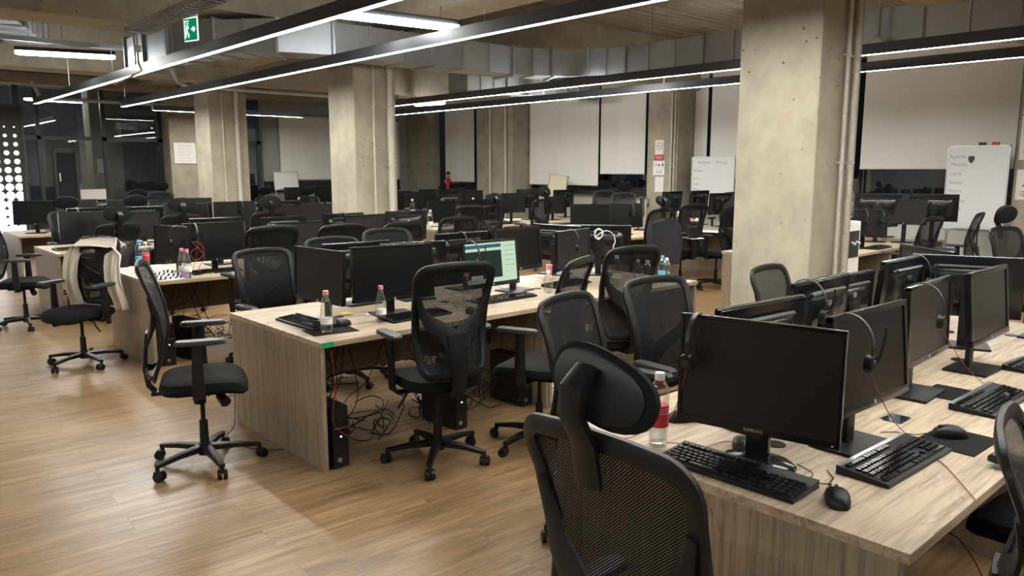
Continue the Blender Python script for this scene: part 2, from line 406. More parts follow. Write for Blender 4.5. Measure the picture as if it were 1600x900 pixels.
# windows of the right side wall: dark glass, frames, roller blinds with their own drop
def window(n, ya, yb, zb):
    wn = struct(empty('window_%d' % n, (12.8, (ya+yb)/2, 1.25)))
    L = wn.location
    def pb_(name, lo, hi, mat):
        c = Vector([(a+b)/2 for a, b in zip(lo, hi)])-L; d = [b-a for a, b in zip(lo, hi)]
        return MB().box(c, d).build(name, mat, wn, smooth=False)
    pb_('pane', (12.80, ya, 1.26), (12.81, yb, 3.45), 'glass')
    m = MB()
    for y in (ya, yb): m.box(Vector((12.80, y, 2.35))-L, (.07, .06, 2.2))
    for z in (1.29, 3.42): m.box(Vector((12.80, (ya+yb)/2, z))-L, (.07, yb-ya, .06))
    m.build('window_frame', 'frame', wn, smooth=False)
BL = [(15.30, 16.50, 1.40), (11.12, 13.25, 1.37), (9.87, 11.06, 1.62), (8.42, 8.70, 1.62), (5.62, 8.34, 1.56), (3.36, 5.52, 1.72), (.2, 2.5, 1.5), (-3.0, .1, 1.5)]
nm = ['roller blind left of the wide far pillar', 'wide roller blind beside the wide far pillar', 'shorter roller blind left of the pillar with the red sign', 'narrow strip of roller blind right of the pillar with the red sign', 'roller blind behind the whiteboard and the big front pillar', 'broad roller blind behind the tall right whiteboard', 'roller blind right of the safety poster pillar', 'roller blind nearest the back wall']
for n, ((a, b, z), l) in enumerate(zip(BL, nm), 1):
    window(n, a-.03, b+.03, z)
    t = empty('roller_blind', (12.58, (a+b)/2, 3.58)); tag(t, 'pale grey '+l, 'blind', 'roller blinds on the window wall')
    MB().box((0, 0, (z-3.58)/2), (.006, b-a, 3.58-z)).build('blind_fabric', 'blind', t, smooth=False)
    MB().cyl((.0, -(b-a)/2, 0), (.0, (b-a)/2, 0), .03).build('roller_tube', 'alu', t)
    MB().box((0, 0, z-3.58), (.02, b-a, .025)).build('bottom_bar', 'white', t, smooth=False)
# far wall blinds (behind the benches, left of pillar)
for a, b, l in ((8.55, 9.95, 'grey roller blind on the far wall left of the middle pillar'), (10.0, 12.0, 'grey roller blind on the far wall in the corner')):
    t = empty('roller_blind', ((a+b)/2, 17.82, 3.0)); tag(t, l, 'blind', 'roller blinds on the far wall')
    MB().box((0, 0, -.77), (b-a, .006, 1.55)).build('blind_fabric', 'blind', t, smooth=False)
    MB().cyl((-(b-a)/2, 0, 0), ((b-a)/2, 0, 0), .03).build('roller_tube', 'alu', t)
sbox('trim_2', (8.15, 17.80, 1.15), (12.0, 17.9, 1.42), 'frame')
# glass partition on the left
Yp = 17.6
gp = empty('glass_partition', (4.5, Yp, 0)); struct(gp); gp.name = 'window_9'
GX = [2.55, 3.07, 3.42, 4.57, 5.72]
def gbox(name, x0, x1, z0, z1, mat, d=.06, dy=0):
    return MB().box(((x0+x1)/2-4.5, dy, (z0+z1)/2), (x1-x0, d, z1-z0)).build(name, mat, gp, smooth=False)
for x, wd_ in ((3.09, .10), (3.42, .07), (4.60, .08), (5.70, .08), (7.9, .09), (2.2, .06), (1.0, .06)): gbox('post', x-wd_/2, x+wd_/2, 0, 3.5, 'frame')
gbox('top_rail', -3, 8.0, 3.40, 3.5, 'frame'); gbox('transom', -3, 8.0, 2.28, 2.36, 'frame'); gbox('bottom_rail', -3, 8.0, 0, .1, 'frame')
for a, b in ((3.1, 3.4), (3.44, 4.57), (4.63, 5.67), (6.62, 7.87)):
    gbox('upper_pane', a, b, 2.36, 3.4, 'glass', .01); gbox('lower_pane', a, b, .1, 2.28, 'glass', .01)
gbox('lower_panel', 4.0, 4.55, .1, 1.30, 'wallwhite', .02, -.02); gbox('lower_panel', 4.72, 5.66, .1, 1.25, 'plastic_grey', .02, -.02)
gbox('header_glass', -3, 3.0, 2.36, 3.4, 'glass', .01)
dr = struct(empty('door_1', (3.85, Yp-.03, 0)))
m = MB()
for x in (-.19, .19): m.box((x, 0, 1.05), (.05, .05, 2.1))
m.box((0, 0, 2.1), (.43, .05, .05)); m.build('door_frame', 'frame', dr, smooth=False)
MB().box((0, .0, 1.03), (.32, .02, 2.0)).build('door_leaf', 'night', dr, smooth=False)
MB().box((-.13, -.05, 1.55), (.02, .03, .16)).build('door_handle', 'silver', dr)
ps = empty('perforated_screen', (0, Yp-.25, 0)); tag(ps, 'black perforated screen with bright white round holes at the far left', 'screen')
MB().box((1.05, 0, 1.5), (4.1, .004, 2.8)).build('perforated_sheet', 'dots', ps, smooth=False)
MB().box((1.05, 0, 2.9), (4.15, .03, .04)).build('screen_rail', 'frame', ps, smooth=False)
MB().box((3.12, 0, 1.47), (.05, .04, 2.90)).build('screen_post', 'frame', ps, smooth=False)
MB().box((1.05, 0, .1), (4.15, .03, .04)).build('screen_rail', 'frame', ps, smooth=False)
MB().box((1.05, .12, 1.5), (4.0, .01, 2.7)).build('lit_panel', 'backlight', ps, smooth=False)
sbox('ceiling_shade_panel', (X0, 9.25, 3.86), (2.9, 13.3, 3.995), 'darkroom_shade').name = 'ceiling_shade_bay'  # dark sheet added as painted shade, where lamps leave the ceiling unlit
sbox('wall_shade_above_glass', (X0, 17.02, 3.5), (8.0, 17.09, CEIL-.002), 'darkroom_shade')  # dark facing, shade put into the colour above the partition
# ---------------------------------------------------------------- ceiling services
def under(x, y):     # height of whatever is above a point
    for lo, hi, z in ((8.6, 9.2, 3.17), (13.35, 13.97, 3.19), (2.6, 3.2, 3.3), (-2.8, -2.2, 3.3), (17.1, 17.9, 3.3)):
        if lo-.03 < y < hi+.03: return 3.42 if (z == 3.17 and 2.95 < x < 4.25) else z
    if 5.14 < x < 5.82: return 3.42
    if x < 2.93 and 9.2 < y < 13.35: return 3.86
    return CEIL
def lamp(a, b, z, label, grp, hang=True):
    a = Vector(a); b = Vector(b); mid = (a+b)/2; L = (b-a).length; t = empty('linear_lamp', (mid.x, mid.y, z)); t.rotation_euler[2] = math.atan2(b.y-a.y, b.x-a.x)
    tag(t, label, 'lamp', grp)
    m = MB(); h = .10
    for s in (-1, 1): m.box((0, s*.031, h/2), (L, .004, h))
    m.box((0, 0, h), (L, .066, .006))
    for s in (-1, 1): m.box((s*L/2, 0, h/2), (.005, .066, h))
    m.build('lamp_housing', 'housing', t, smooth=False)
    MB().box((0, 0, .006), (L-.012, .052, .008)).build('lamp_diffuser', 'lamp', t, smooth=False)
    n = max(2, int(L/2.2)+1)
    for k in range(n):
        x = -L/2+.2+(L-.4)*k/(n-1); q = a.lerp(b, (x+L/2)/L); MB().cyl((x, 0, h), (x, 0, under(q.x, q.y)-z), .0022, n=5).build('suspension_wire', 'silver', t)
    return t
ZL = 2.8; G = 'suspended linear lamps'
lamp((2.98, -2.5), (2.98, 15.35), ZL, 'long suspended linear lamp nearest the left aisle, ending by the glass partition', G)
lamp((4.27, -2.5), (4.27, 15.05), ZL, 'long suspended linear lamp just left of the concrete pillars', G)
lamp((7.76, -2.5), (7.76, 11.7), ZL, 'upper of the two linear lamps passing behind the big pillar', G)
lamp((9.03, -2.5), (9.03, 13.8), ZL, 'lower of the two linear lamps passing behind the big pillar', G)
lamp((5.05, 15.9), (8.2, 15.9), ZL+.03, 'short crosswise linear lamp far behind the middle pillar', G)
lamp((-1.2, -2.5), (-1.2, 12), ZL, 'unseen linear lamp added to light the open floor on the left', G)  # out of view, added to brighten the left side of the floor
def tube(a, b, z, label, d=.09, top=None):
    a = Vector(a); b = Vector(b); mid = (a+b)/2; L = (b-a).length; t = empty('tube_lamp', (mid.x, mid.y, z)); t.rotation_euler[2] = math.atan2(b.y-a.y, b.x-a.x)
    tag(t, label, 'lamp', 'ceiling tube lamps')
    MB().box((0, 0, .05), (L, .09, .05), bevel=.01).build('lamp_body', 'plastic_grey', t)
    MB().sweep([(-L/2, 0, 0), (-L/2+.05, 0, 0), (L/2-.05, 0, 0), (L/2, 0, 0)], [.04, d, d, .04], [.03, .06, .06, .03], (0, 0, 1), n=10, ex=.8).build('lamp_tube', 'tube', t)
    for s in (-1, 1): MB().cyl((s*L*.35, 0, .07), (s*L*.35, 0, (top or under(*a.lerp(b, .5+s*.35)))-z), .003, n=5).build('suspension_wire', 'silver', t)
tube((2.10, 11.7), (3.18, 11.35), 3.17, 'frosted tube lamp over the left aisle at the top left')
tube((3.55, 6.3), (4.85, 6.12), 3.06, 'wide bright tube lamp between the two front linear lamps', .14)
tube((9.6, 10.55), (9.85, 9.25), 2.92, 'frosted tube lamp by the blinds below the small duct', top=3.02)
tube((7.95, 7.95), (8.2, 7.2), 2.90, 'frosted tube lamp beneath the corner of the big duct', top=2.99)
tube((9.0, 6.6), (9.2, 5.6), 3.12, 'frosted tube lamp left of the big pillar between the lamp lines')
tube((9.3, 13.2), (9.45, 12.4), 3.0, 'small frosted tube lamp far behind the middle pillar')
def duct(pts, wd_, h, z, label, seams=.55, hang=()):
    t = empty('air_duct', (pts[0][0], pts[0][1], z)); tag(t, label, 'duct', 'galvanised air ducts')
    O = Vector((pts[0][0], pts[0][1], z)); P = [Vector((x, y, z+h/2))-O for x, y in pts]
    MB().sweep(P, wd_, h, (0, 0, 1), n=4, ex=1e-6).build('duct_run', 'duct', t, smooth=False)
    for i in range(len(P)-1):
        L = (P[i+1]-P[i]).length; n = max(1, int(round(L/seams)))
        for k in range(n):
            p = P[i].lerp(P[i+1], k/n); d = (P[i+1]-P[i]).normalized()
            if k == 0 and i > 0: d = ((P[i+1]-P[i]).normalized()+(P[i]-P[i-1]).normalized()).normalized()
            fl = k % 3 == 0
            MB().sweep([p-d*.012, p+d*.012] if fl else [p-d*.007, p+d*.007], wd_+(.06 if fl else .026), h+(.06 if fl else .026), (0, 0, 1), n=4, ex=1e-6).build('duct_flange' if fl else 'duct_seam', 'duct' if fl else 'alu', t, smooth=False)
    for x, y in hang:
        MB().cyl(Vector((x, y, z+h))-O, Vector((x, y, CEIL))-O, .005, n=5).build('hanger_rod', 'silver', t)
duct([(3.42, 10.9), (3.42, 10.2), (3.48, 9.6), (3.72, 8.95), (4.12, 8.45), (4.6, 8.28), (7.3, 8.22), (7.95, 8.0), (8.4, 7.6), (8.62, 7.0), (8.68, -2.8)], .46, .36, 2.99, 'large galvanised air duct running below the beam and turning along the windows', .42, hang=[(4.6, 8.05), (6.6, 8.0), (8.5, 5.0), (8.5, 6.6), (8.5, 2.0)])
tube((3.6, 19.6), (5.0, 19.6), 3.2, 'tube lamp in the dim room behind the glass partition')
duct([(8.3, 10.5), (11.6, 10.5)], .45, .34, 3.02, 'smaller galvanised air duct behind the big one near the blinds', .3)
duct([(2.5, 13.1), (1.7, 11.0), (1.3, 9.5)], .5, .3, 3.5, 'galvanised duct branch above the tube lamp at the top left', .4)
# cable tray with the exit sign
ct = empty('cable_tray', (2.60, 7.2, 3.06)); tag(ct, 'perforated metal cable tray above the green exit sign', 'cable tray')
m = MB()
for s in (-1, 1): m.box((s*.09, -.7, .03), (.004, 4.0, .06))
for k in range(39): m.box((0, -2.6+k*.1, .002), (.18, .035, .004))
m.build('tray', 'duct', ct, smooth=False)
m = MB()
for s in range(5): m.tube([(-.06+.028*s, -2.7, .02), (-.05+.026*s, -1, .024), (-.06+.03*s, 1.28, .02)], .009, 5)
m.build('tray_cables', 'plastic_grey', ct)
MB().sweep([(0, 1.25, .0), (0, 1.34, .02), (0, 1.38, .05), (0, 1.39, .10)], .19, .01, (0, 1, 0), n=4, ex=1e-6).build('tray_bend', 'duct', ct, smooth=False)
dp = empty('drop_conduit', (2.75, 9.0, 2.75)); tag(dp, 'thin metal conduit dropping from the beam at the top left', 'pipe')
MB().tube([(0, 0, .42), (0, 0, .08), (.03, 0, .0), (-.02, .3, -.05), (-.1, .6, -.1)], .011, 8).build('conduit', 'pipe', dp)
MB().box((.0, 0, .23), (.07, .05, .07), bevel=.01).build('junction_box', 'pipe', dp)
rail = empty('support_rail', (2.6, 11.5, 3.32)); tag(rail, 'metal support rail carrying the tube lamp at the top left', 'rail')
MB().box((0, 0, 0), (3.4, .05, .06)).build('rail_profile', 'duct', rail, smooth=False)
for x in (-1.4, 0, 1.4): MB().cyl((x, 0, .03), (x, 0, .66), .006, n=5).build('hanger_rod', 'silver', rail)
for (a, b, z, l) in (((3.2, 16.6), (5.6, 16.6), 3.0, 'thin pipe crossing above the glass partition'), ((4.5, 13.15), (8.6, 13.15), 3.05, 'metal cable channel under the beam behind the middle pillar')):
    t = empty('ceiling_pipe', (a[0], a[1], z)); tag(t, l, 'pipe')
    MB().tube([(0, 0, .3), (.1, 0, .05), (.25, 0, 0), (b[0]-a[0], 0, 0)], .035, 8).build('pipe', 'duct', t)
es = empty('exit_sign', (2.82, 7.62, 3.05), math.radians(-74)); es.scale = (.9, .9, .85); tag(es, 'green and white exit sign with arrow hanging below the cable tray', 'sign')
MB().box((0, 0, .14), (.20, .05, .12), bevel=.012).build('sign_housing', 'wallwhite', es)
MB().cyl((0, 0, .2), (0, 0, .29), .01).build('sign_stem', 'pipe', es)
MB().box((0, 0, -.05), (.225, .010, .25)).build('sign_border', 'sign_white', es, smooth=False)
MB().box((0, -.006, -.05), (.205, .006, .23)).build('sign_face', 'sign_green', es, smooth=False)
m = MB()
R = Matrix.Translation((0, -.0125, -.05)) @ Matrix.Rotation(PI/2, 4, 'X')
m.prism([(.02, .012), (.05, .012), (.05, .035), (.088, 0), (.05, -.035), (.05, -.012), (.02, -.012)], 0, .002, R)
m.build('arrow', 'sign_white', es, smooth=False)
m = MB()
for o_ in ([(-.09, .095), (-.015, .095), (-.015, .085), (-.08, .085), (-.08, -.095), (-.09, -.095)], [(-.06, .04), (-.035, .045), (-.02, .01), (-.03, .005), (-.04, .02), (-.045, -.02), (-.02, -.05), (-.022, -.09), (-.034, -.09), (-.035, -.055), (-.055, -.03), (-.07, -.08), (-.08, -.078), (-.068, -.02)]):
    m.prism(o_, 0, .002, R)
m.prism([(-.04+.012*math.cos(k*PI/4), .062+.012*math.sin(k*PI/4)) for k in range(8)], 0, .002, R)
m.build('running_figure', 'sign_white', es, smooth=False)
sp_ = empty('security_camera', (8.3, 3.55, 2.93)); tag(sp_, 'small white dome security camera between the lamp lines right of the big pillar', 'security camera')
MB().cyl((0, 0, .12), (0, 0, CEIL-2.93), .012).build('camera_stem', 'pipe', sp_)
MB().lathe([(.03, .12), (.045, .1), (.05, .05), (.045, .04)], n=16).build('camera_body', 'white', sp_)
MB().lathe([(.044, .045), (.04, .01), (.02, -.01), (.002, -.015)], n=16).build('camera_dome', 'plastic_gloss', sp_)
# ---------------------------------------------------------------- benches
ROWY = {1: .66, 2: 3.78, 3: 6.85, 4: 9.88, 5: 12.95, 6: 16.0}
DEP = 1.25
ORD = ['first', 'second', 'third', 'fourth', 'fifth', 'sixth', 'seventh', 'eighth', 'ninth']
RN = {1: 'front desk row', 2: 'second desk row', 3: 'third desk row', 4: 'fourth desk row', 5: 'fifth desk row', 6: 'farthest desk row'}
def desk(row, x0, L, label, dep=DEP):
    y0 = ROWY[row]; t = empty('desk', (x0+L/2, y0+dep/2, 0)); tag(t, label, 'desk', 'double sided oak office desks')
    MB().box((0, 0, .735), (L-.004, dep, .03), bevel=.0015).build('tabletop', 'oak_x', t, smooth=False)
    for s in (-1, 1):
        MB().box((s*(L/2-.018), 0, .36), (.028, dep-.03, .72), bevel=.001).build('side_panel', 'oak_z', t, smooth=False)
    MB().box((0, 0, .55), (L-.07, .02, .34)).build('modesty_panel', 'oak_shaded', t, smooth=False)
    for s in (-1, 1):
        MB().cyl((s*L*.24, 0, .7505), (s*L*.24, 0, .7535), .035, n=16).build('cable_grommet', 'plastic', t)
    return t
for r in (1, 2, 3, 4, 5):
    x0 = {1: 1.94, 2: 2.0, 3: 2.05, 4: 2.0, 5: 2.15}[r]
    desk(r, x0, 1.8, 'light oak desk at the left aisle, '+RN[r])
    desk(r, x0+1.8, 1.8 if r < 5 else 1.1, 'light oak desk right of the aisle desk, '+RN[r])
for r in (2, 3, 4, 5, 6):
    x0 = 7.3 if r == 4 else 7.9
    desk(r, x0, 1.75, 'light oak desk of the window side bench, inner end, '+RN[r]); desk(r, x0+1.75, {4: 2.2, 3: 1.62}.get(r, 1.75), 'light oak desk of the window side bench, window end, '+RN[r])
# ---------------------------------------------------------------- office chair (sitter looks towards +Y)
def prof(z):
    P = [(.52, -.245), (.60, -.225), (.70, -.195), (.80, -.180), (.92, -.195), (1.05, -.235), (1.18, -.285)]
    for (a, ya), (b, yb) in zip(P, P[1:]):
        if z <= b or b == 1.18:
            t = (z-a)/(b-a); t = max(-.3, min(1.2, t)); return ya+(yb-ya)*t
def bx_(x, z): return prof(z)+.30*x*x
def hw(z): return .195+.035*(z-.55)/.6
def frame_path():
    pts = []; r = .065; zt, zb = 1.165, .56
    def arc(cx, cz, a0, a1, n=5): return [(cx+r*math.cos(a0+(a1-a0)*k/n), cz+r*math.sin(a0+(a1-a0)*k/n)) for k in range(n+1)]
    ht, hb = hw(zt), hw(zb)
    pts += arc(ht-r, zt-r, 0, PI/2)
    pts += [(ht*.4, zt+.008), (0, zt+.010), (-ht*.4, zt+.008)]
    pts += arc(-ht+r, zt-r, PI/2, PI)
    for k in range(1, 8): z = zt-r+(zb+r-zt+r)*k/8; pts.append((-hw(z), z))
    pts += arc(-hb+r, zb+r, PI, 1.5*PI)
    pts += [(-.05, zb), (.05, zb)]
    pts += arc(hb-r, zb+r, -PI/2, 0)
    for k in range(1, 8): z = zb+r+(zt-r-zb-r)*k/8; pts.append((hw(z), z))
    return pts
HUBCAST = [90, 162, 234, 306, 18]
@proto
def chair_proto(lod, head, seat_mat='fabric'):
    t = empty('office_chair')
    # base
    m = MB(); m.cyl((0, 0, .065), (0, 0, .135), .038, .033, 14)
    for a in HUBCAST:
        c, s = math.cos(math.radians(a)), math.sin(math.radians(a))
        m.sweep([(c*.02, s*.02, .105), (c*.17, s*.17, .100), (c*.305, s*.305, .082)], [.060, .046, .034], [.050, .038, .028], (0, 0, 1), n=6, ex=.6)
        m.cyl((c*.30, s*.30, .085), (c*.30, s*.30, .055), .012, n=6)
        if lod: m.cyl((c*.30-s*.02, s*.30+c*.02, .028), (c*.30+s*.02, s*.30-c*.02, .028), .027, n=8)
    m.build('star_base', 'plastic', t)
    if not lod:
        for k, a in enumerate(HUBCAST):
            th = math.radians(a+[40, -70, 20, 100, 160][k]); c, s = math.cos(math.radians(a)), math.sin(math.radians(a)); ca, sa = math.cos(th), math.sin(th)
            m = MB(); cx, cy = c*.30+ca*.015, s*.30+sa*.015
            for q in (-1, 1): m.cyl((cx-sa*q*.006, cy+ca*q*.006, .028), (cx-sa*q*.027, cy+ca*q*.027, .028), .028, .025, 14)
            m.box((cx-ca*.004, cy-sa*.004, .047), (.034, .05, .022), Matrix.Rotation(th, 3, 'Z'), .006)
            m.build('caster', 'plastic', t)
    m = MB(); m.cyl((0, 0, .12), (0, 0, .27), .026, .023, 14); m.cyl((0, 0, .26), (0, 0, .44), .0135, n=10); m.build('gas_lift', 'plastic', t)
    # seat
    def bend(x, y): return -.035*max(0, (y-.10)/.13)**2 + .012*(2*x/.49)**2
    m = MB(); m.cushion((0, .02, 0), .49, .47, [(.60, .458), (.93, .460), (1.0, .480), (1.0, .500), (.965, .524), (.86, .536), (.5, .540), (.02, .538)], .5, 28 if not lod else 16, bend)
    m.build('seat', seat_mat, t)
    m = MB(); m.box((0, -.01, .448), (.20, .24, .03), bevel=.008); m.box((0, -.16, .452), (.09, .20, .022), bevel=.006)
    m.build('tilt_mechanism', 'plastic', t)
    if not lod:
        MB().tube([(-.08, .02, .44), (-.17, .03, .43), (-.20, .035, .385), (-.235, .03, .34)], .007, 6).build('height_lever', 'plastic', t)
        MB().cyl((.10, .10, .43), (.17, .13, .405), .026, .030, 12).build('tension_knob', 'plastic', t)
    for s in (-1, 1):
        m = MB(); m.sweep([(s*.12, .0, .445), (s*.25, .0, .443), (s*.282, .0, .47), (s*.285, .0, .56), (s*.285, .0, .765)], [.06, .065, .07, .066, .05], [.022, .024, .03, .032, .028], (1, 0, .3), n=8, ex=.6)
        am = m.build('armrest', 'plastic', t)
        MB().cushion((s*.285, .02, 0), .075, .26, [(.7, .762), (1, .768), (1, .782), (.92, .791), (.3, .793)], .45, 16 if not lod else 10).build('arm_pad', 'plastic_grey', am)
    # back
    fp = frame_path()
    if lod: fp = fp[::2]
    MB().sweep([(x, bx_(x, z), z) for x, z in fp], .044, .022, (0, 1, 0), True, 8 if not lod else 6, .6).build('back_frame', 'plastic', t)
    def mf(u, v):
        z = .565+v*.595; h = hw(z)-.012
        if v > .9: h -= .05*((v-.9)/.1)**2
        if v < .1: h -= .05*((.1-v)/.1)**2
        x = (2*u-1)*h; return Vector((x, bx_(x, z)+.002, z))
    MB().grid(mf, 12 if not lod else 6, 16 if not lod else 8).build('mesh_back', 'mesh', t)
    m = MB()
    ar = []
    for s in (-1, 1):
        P = [(s*(hw(1.0)-.005), 1.02), (s*.195, .94), (s*.155, .875), (s*.095, .825), (s*.045, .79), (s*.02, .73)]
        q = [(x, bx_(x, z)-[.012, .022, .038, .055, .068, .078][i], z) for i, (x, z) in enumerate(P)]
        m.sweep(q, [.028, .045, .075, .10, .115, .11], .016, (0, 1, 0), n=8, ex=.6)
    m.sweep([(0, -.262, .80), (0, -.275, .70), (0, -.285, .60), (0, -.272, .50), (0, -.235, .452), (0, -.12, .446)], [.13, .12, .10, .09, .085, .08], [.016, .020, .024, .026, .026, .022], (0, 1, .001), n=8, ex=.6)
    for s in (-1, 1): m.sweep([(0, -.288, .60), (s*.10, -.262, .575), (s*.17, -.235, .575)], [.05, .035, .03], .016, (0, 1, 0), n=6, ex=.6)
    m.build('back_brace', 'plastic', t)
    if head:
        h = empty  # headrest: curved oval pad on a bent arm
        hd = MB()
        def bend2(x, y): return .55*x*x
        m = MB(); m.cushion((0, 0, 0), .31, .175, [(.90, -.006), (1.0, .0), (1.0, .012), (.93, .028), (.6, .036), (.05, .038)], .86, 28 if not lod else 18, bend2)
        R4 = Matrix.Rotation(math.radians(-12), 4, 'X') @ Matrix.Rotation(-PI/2, 4, 'X') @ Matrix.Rotation(PI, 4, 'Z')
        bmesh.ops.transform(m.bm, matrix=R4, verts=m.bm.verts)
        hp = m.build('headrest', 'fabric', t); hp.location = (0, -.285, 1.305)
        if not lod:
            m = MB(); m.cushion((0, 0, 0), .31, .175, [(.86, -.0045), (.86, -.010), (.80, -.0125), (.3, -.013), (.03, -.013)], .86, 28, bend2)
            bmesh.ops.transform(m.bm, matrix=R4, verts=m.bm.verts); m.build('headrest_shell', 'plastic', hp)
        m = MB(); m.sweep([(0, -.290, 1.08), (0, -.305, 1.17), (0, -.345, 1.24), (0, -.34, 1.29), (0, -.300, 1.325)], [.075, .07, .066, .062, .055], [.018, .022, .028, .030, .022], (0, 1, .01), n=8, ex=.6)
        ha = m.build('headrest_arm', 'plastic', t)
        if not lod:
            for x in (-.018, .018): MB().cyl((x, -.302, 1.10), (x, -.296, 1.10), .005, n=8).build('screw', 'plastic_gloss', ha)
    return t
def chair(x, y, deg, label, z=1.0, head=0, far=None, back=False):
    """deg: heading of the sitter, 0 = +Y, clockwise towards +X; back=True: x,y give the backrest"""
    a = math.radians(deg); fx, fy = math.sin(a), math.cos(a)
    if back: x += fx*.26; y += fy*.26
    if far is None: far = math.hypot(x, y) > 6.8
    t = chair_proto(bool(far), head); t.location = (x, y, 0); t.rotation_euler = (0, 0, -a); t.scale = (1, 1, z)
    tag(t, label, 'chair', 'black mesh office chairs'); return t
def P(px, Y): return xat(px, Y)
# nearest and free standing ones
c1 = chair(1.55, 4.37, 112, 'empty black office chair standing sideways on the open floor at the left', 1.01)
c2 = chair(1.64, 7.42, 240, 'black office chair with a cream shirt draped over its back', .93, far=False)
c3 = chair(1.60, 9.62, 112, 'black armchair at the far left edge beside the fourth desk row', .98, far=False)
c4 = chair(2.557, 3.267, 10, 'black mesh office chair pushed to the second desk, seen from behind in the centre', 1.01, back=True, far=False)
chair(3.32, 3.06, -22, 'black office chair turned sideways right of the centre chair', 1.0, back=True, far=False)
chair(2.53, 2.42, 168, 'black mesh chair facing us behind the front desk beside the headrest chair', .95, back=True, far=False)
chair(3.30, 2.50, 186, 'black mesh chair with see through back next to the front desk monitors', .95, back=True, far=False)
chair(4.10, 3.28, 10, 'black mesh chair at the second desk behind the cluster of bottles', 1.0, back=True, far=False)
chair(4.36, 2.44, 176, 'black mesh chair standing in front of the foot of the big pillar', .935, back=True, far=False)
cf = chair(1.115, .97, 90, 'nearest black mesh chair with a large oval headrest at the bottom', 1.0, 1, back=True, far=False)
for ch in cf.children:
    if ch.name.startswith('headrest') and 'arm' not in ch.name: ch.rotation_euler = (0, math.radians(13), 0); ch.scale = (.92, 1, .80); ch.location.x += .015; ch.location.z -= .02
cf.scale = (.93, 1, 1)
_arms = sorted((ch for ch in cf.children if ch.name.startswith('armrest')), key=lambda o: o.name)
for o in _arms: o.location.z = -.12 if sum(v.co.x for v in o.data.vertices) < 0 else .035
chair(2.05, .50, 168, 'black chair cut off by the right edge, its back against the front desk', .94, back=True, far=False)
chair(3.02, .30, 4, 'black chair pushed under the front desk beyond the right edge', 1.0, back=True, far=False)
chair(2.49, 5.58, 176, 'black chair behind the aisle end of the second desk row, left one', .93, back=True, far=False)
chair(3.12, 5.64, 184, 'grey backed chair behind the aisle end of the second desk row, right one', .97, back=True, far=False)
chair(2.90, 6.24, -2, 'black chair with arched lumbar support at the third desk row', 1.03, 0, back=True, far=False)
chair(3.56, 6.20, 2, 'black mesh chair seen above the turned monitor of the second desk', 1.02, back=True, far=False)
chair(3.70, 5.72, 182, 'black mesh chair behind the second desk above the middle monitor', 1.0, back=True)
chair(4.24, 6.22, 0, 'left of two black mesh chairs close together at the third desk row', 1.01, back=True)
chair(4.90, 6.20, 2, 'right of two black mesh chairs close together at the third desk row', 1.03, back=True)
chair(2.50, 9.28, -8, 'black headrest chair behind the chair with the shirt', .93, 1, back=True)
chair(3.20, 9.28, 4, 'black headrest chair at the middle of the fourth desk row on the left', .99, 1, back=True)
chair(4.28, 9.28, -4, 'black headrest chair at the fourth desk row in front of the left tall pillar', .99, 1, back=True)
chair(2.52, 11.65, 176, 'black headrest chair facing us behind the aisle end of the fourth row', .97, 1, back=True)
chair(3.38, 11.60, 184, 'black headrest chair facing us near the paper on the far glass wall', .97, 1, back=True)
chair(4.35, 14.78, 180, 'black headrest chair facing us behind the fifth desk row', .97, 1, back=True)
chair(5.25, 16.4, 200, 'tall black headrest chair in front of the glass partition', 1.05, 1)
chair(xat(481, 15.0), 15.0, 176, 'black headrest chair facing us left of the middle pillar', .96, 1, back=True)
chair(xat(424, 14.9), 14.9, 170, 'black headrest chair below the small leaning whiteboard', .97, 1)
chair(xat(722, 8.9), 8.9, 10, 'black chair with rounded small back right of the middle pillar', 1.0, 0)
chair(xat(772, 9.3), 9.3, 4, 'black headrest chair at the fourth row right of the middle pillar', .96, 1, back=True)
chair(xat(850, 9.28), 9.28, -4, 'black headrest chair at the fourth row with printed label on its back', 1.02, 1, back=True)
cj = chair(xat(1036, 6.2), 6.2, 4, 'black headrest chair with a dark jacket hung over its back', 1.0, 1, back=True, far=False)
chair(xat(1088, 6.2), 6.2, 14, 'black mesh chair with pink bow right of the jacket chair', 1.04, 0, back=True, far=False)
chair(xat(1150, 5.95), 5.95, 0, 'black mesh chair half hidden by the left edge of the big pillar', 1.0, 0, back=True)
chair(xat(938, 10.5), 10.5, 250, 'padded black headrest chair in front of the window radiator', 1.07, 1)
chair(xat(974, 9.45), 9.45, 235, 'black oval headrest chair in front of the dark window opening', 1.06, 1)
chair(11.80, 7.42, 262, 'black mesh chair in front of the whiteboard left of the big pillar', 1.1, 0)
chair(11.75, 5.55, 250, 'black mesh chair by the dark window right of the big pillar', 1.1, 0)
chair(xat(1466, 3.15), 3.15, 6, 'left one of two black chairs before the right whiteboard', 1.0, 0, back=True)
chair(xat(1538, 2.95), 2.95, -6, 'right one of two black chairs before the right whiteboard', 1.02, 0, back=True)
chair(8.15, 2.2, 196, 'black headrest chair at the right edge below the safety posters', .99, 1, back=True)
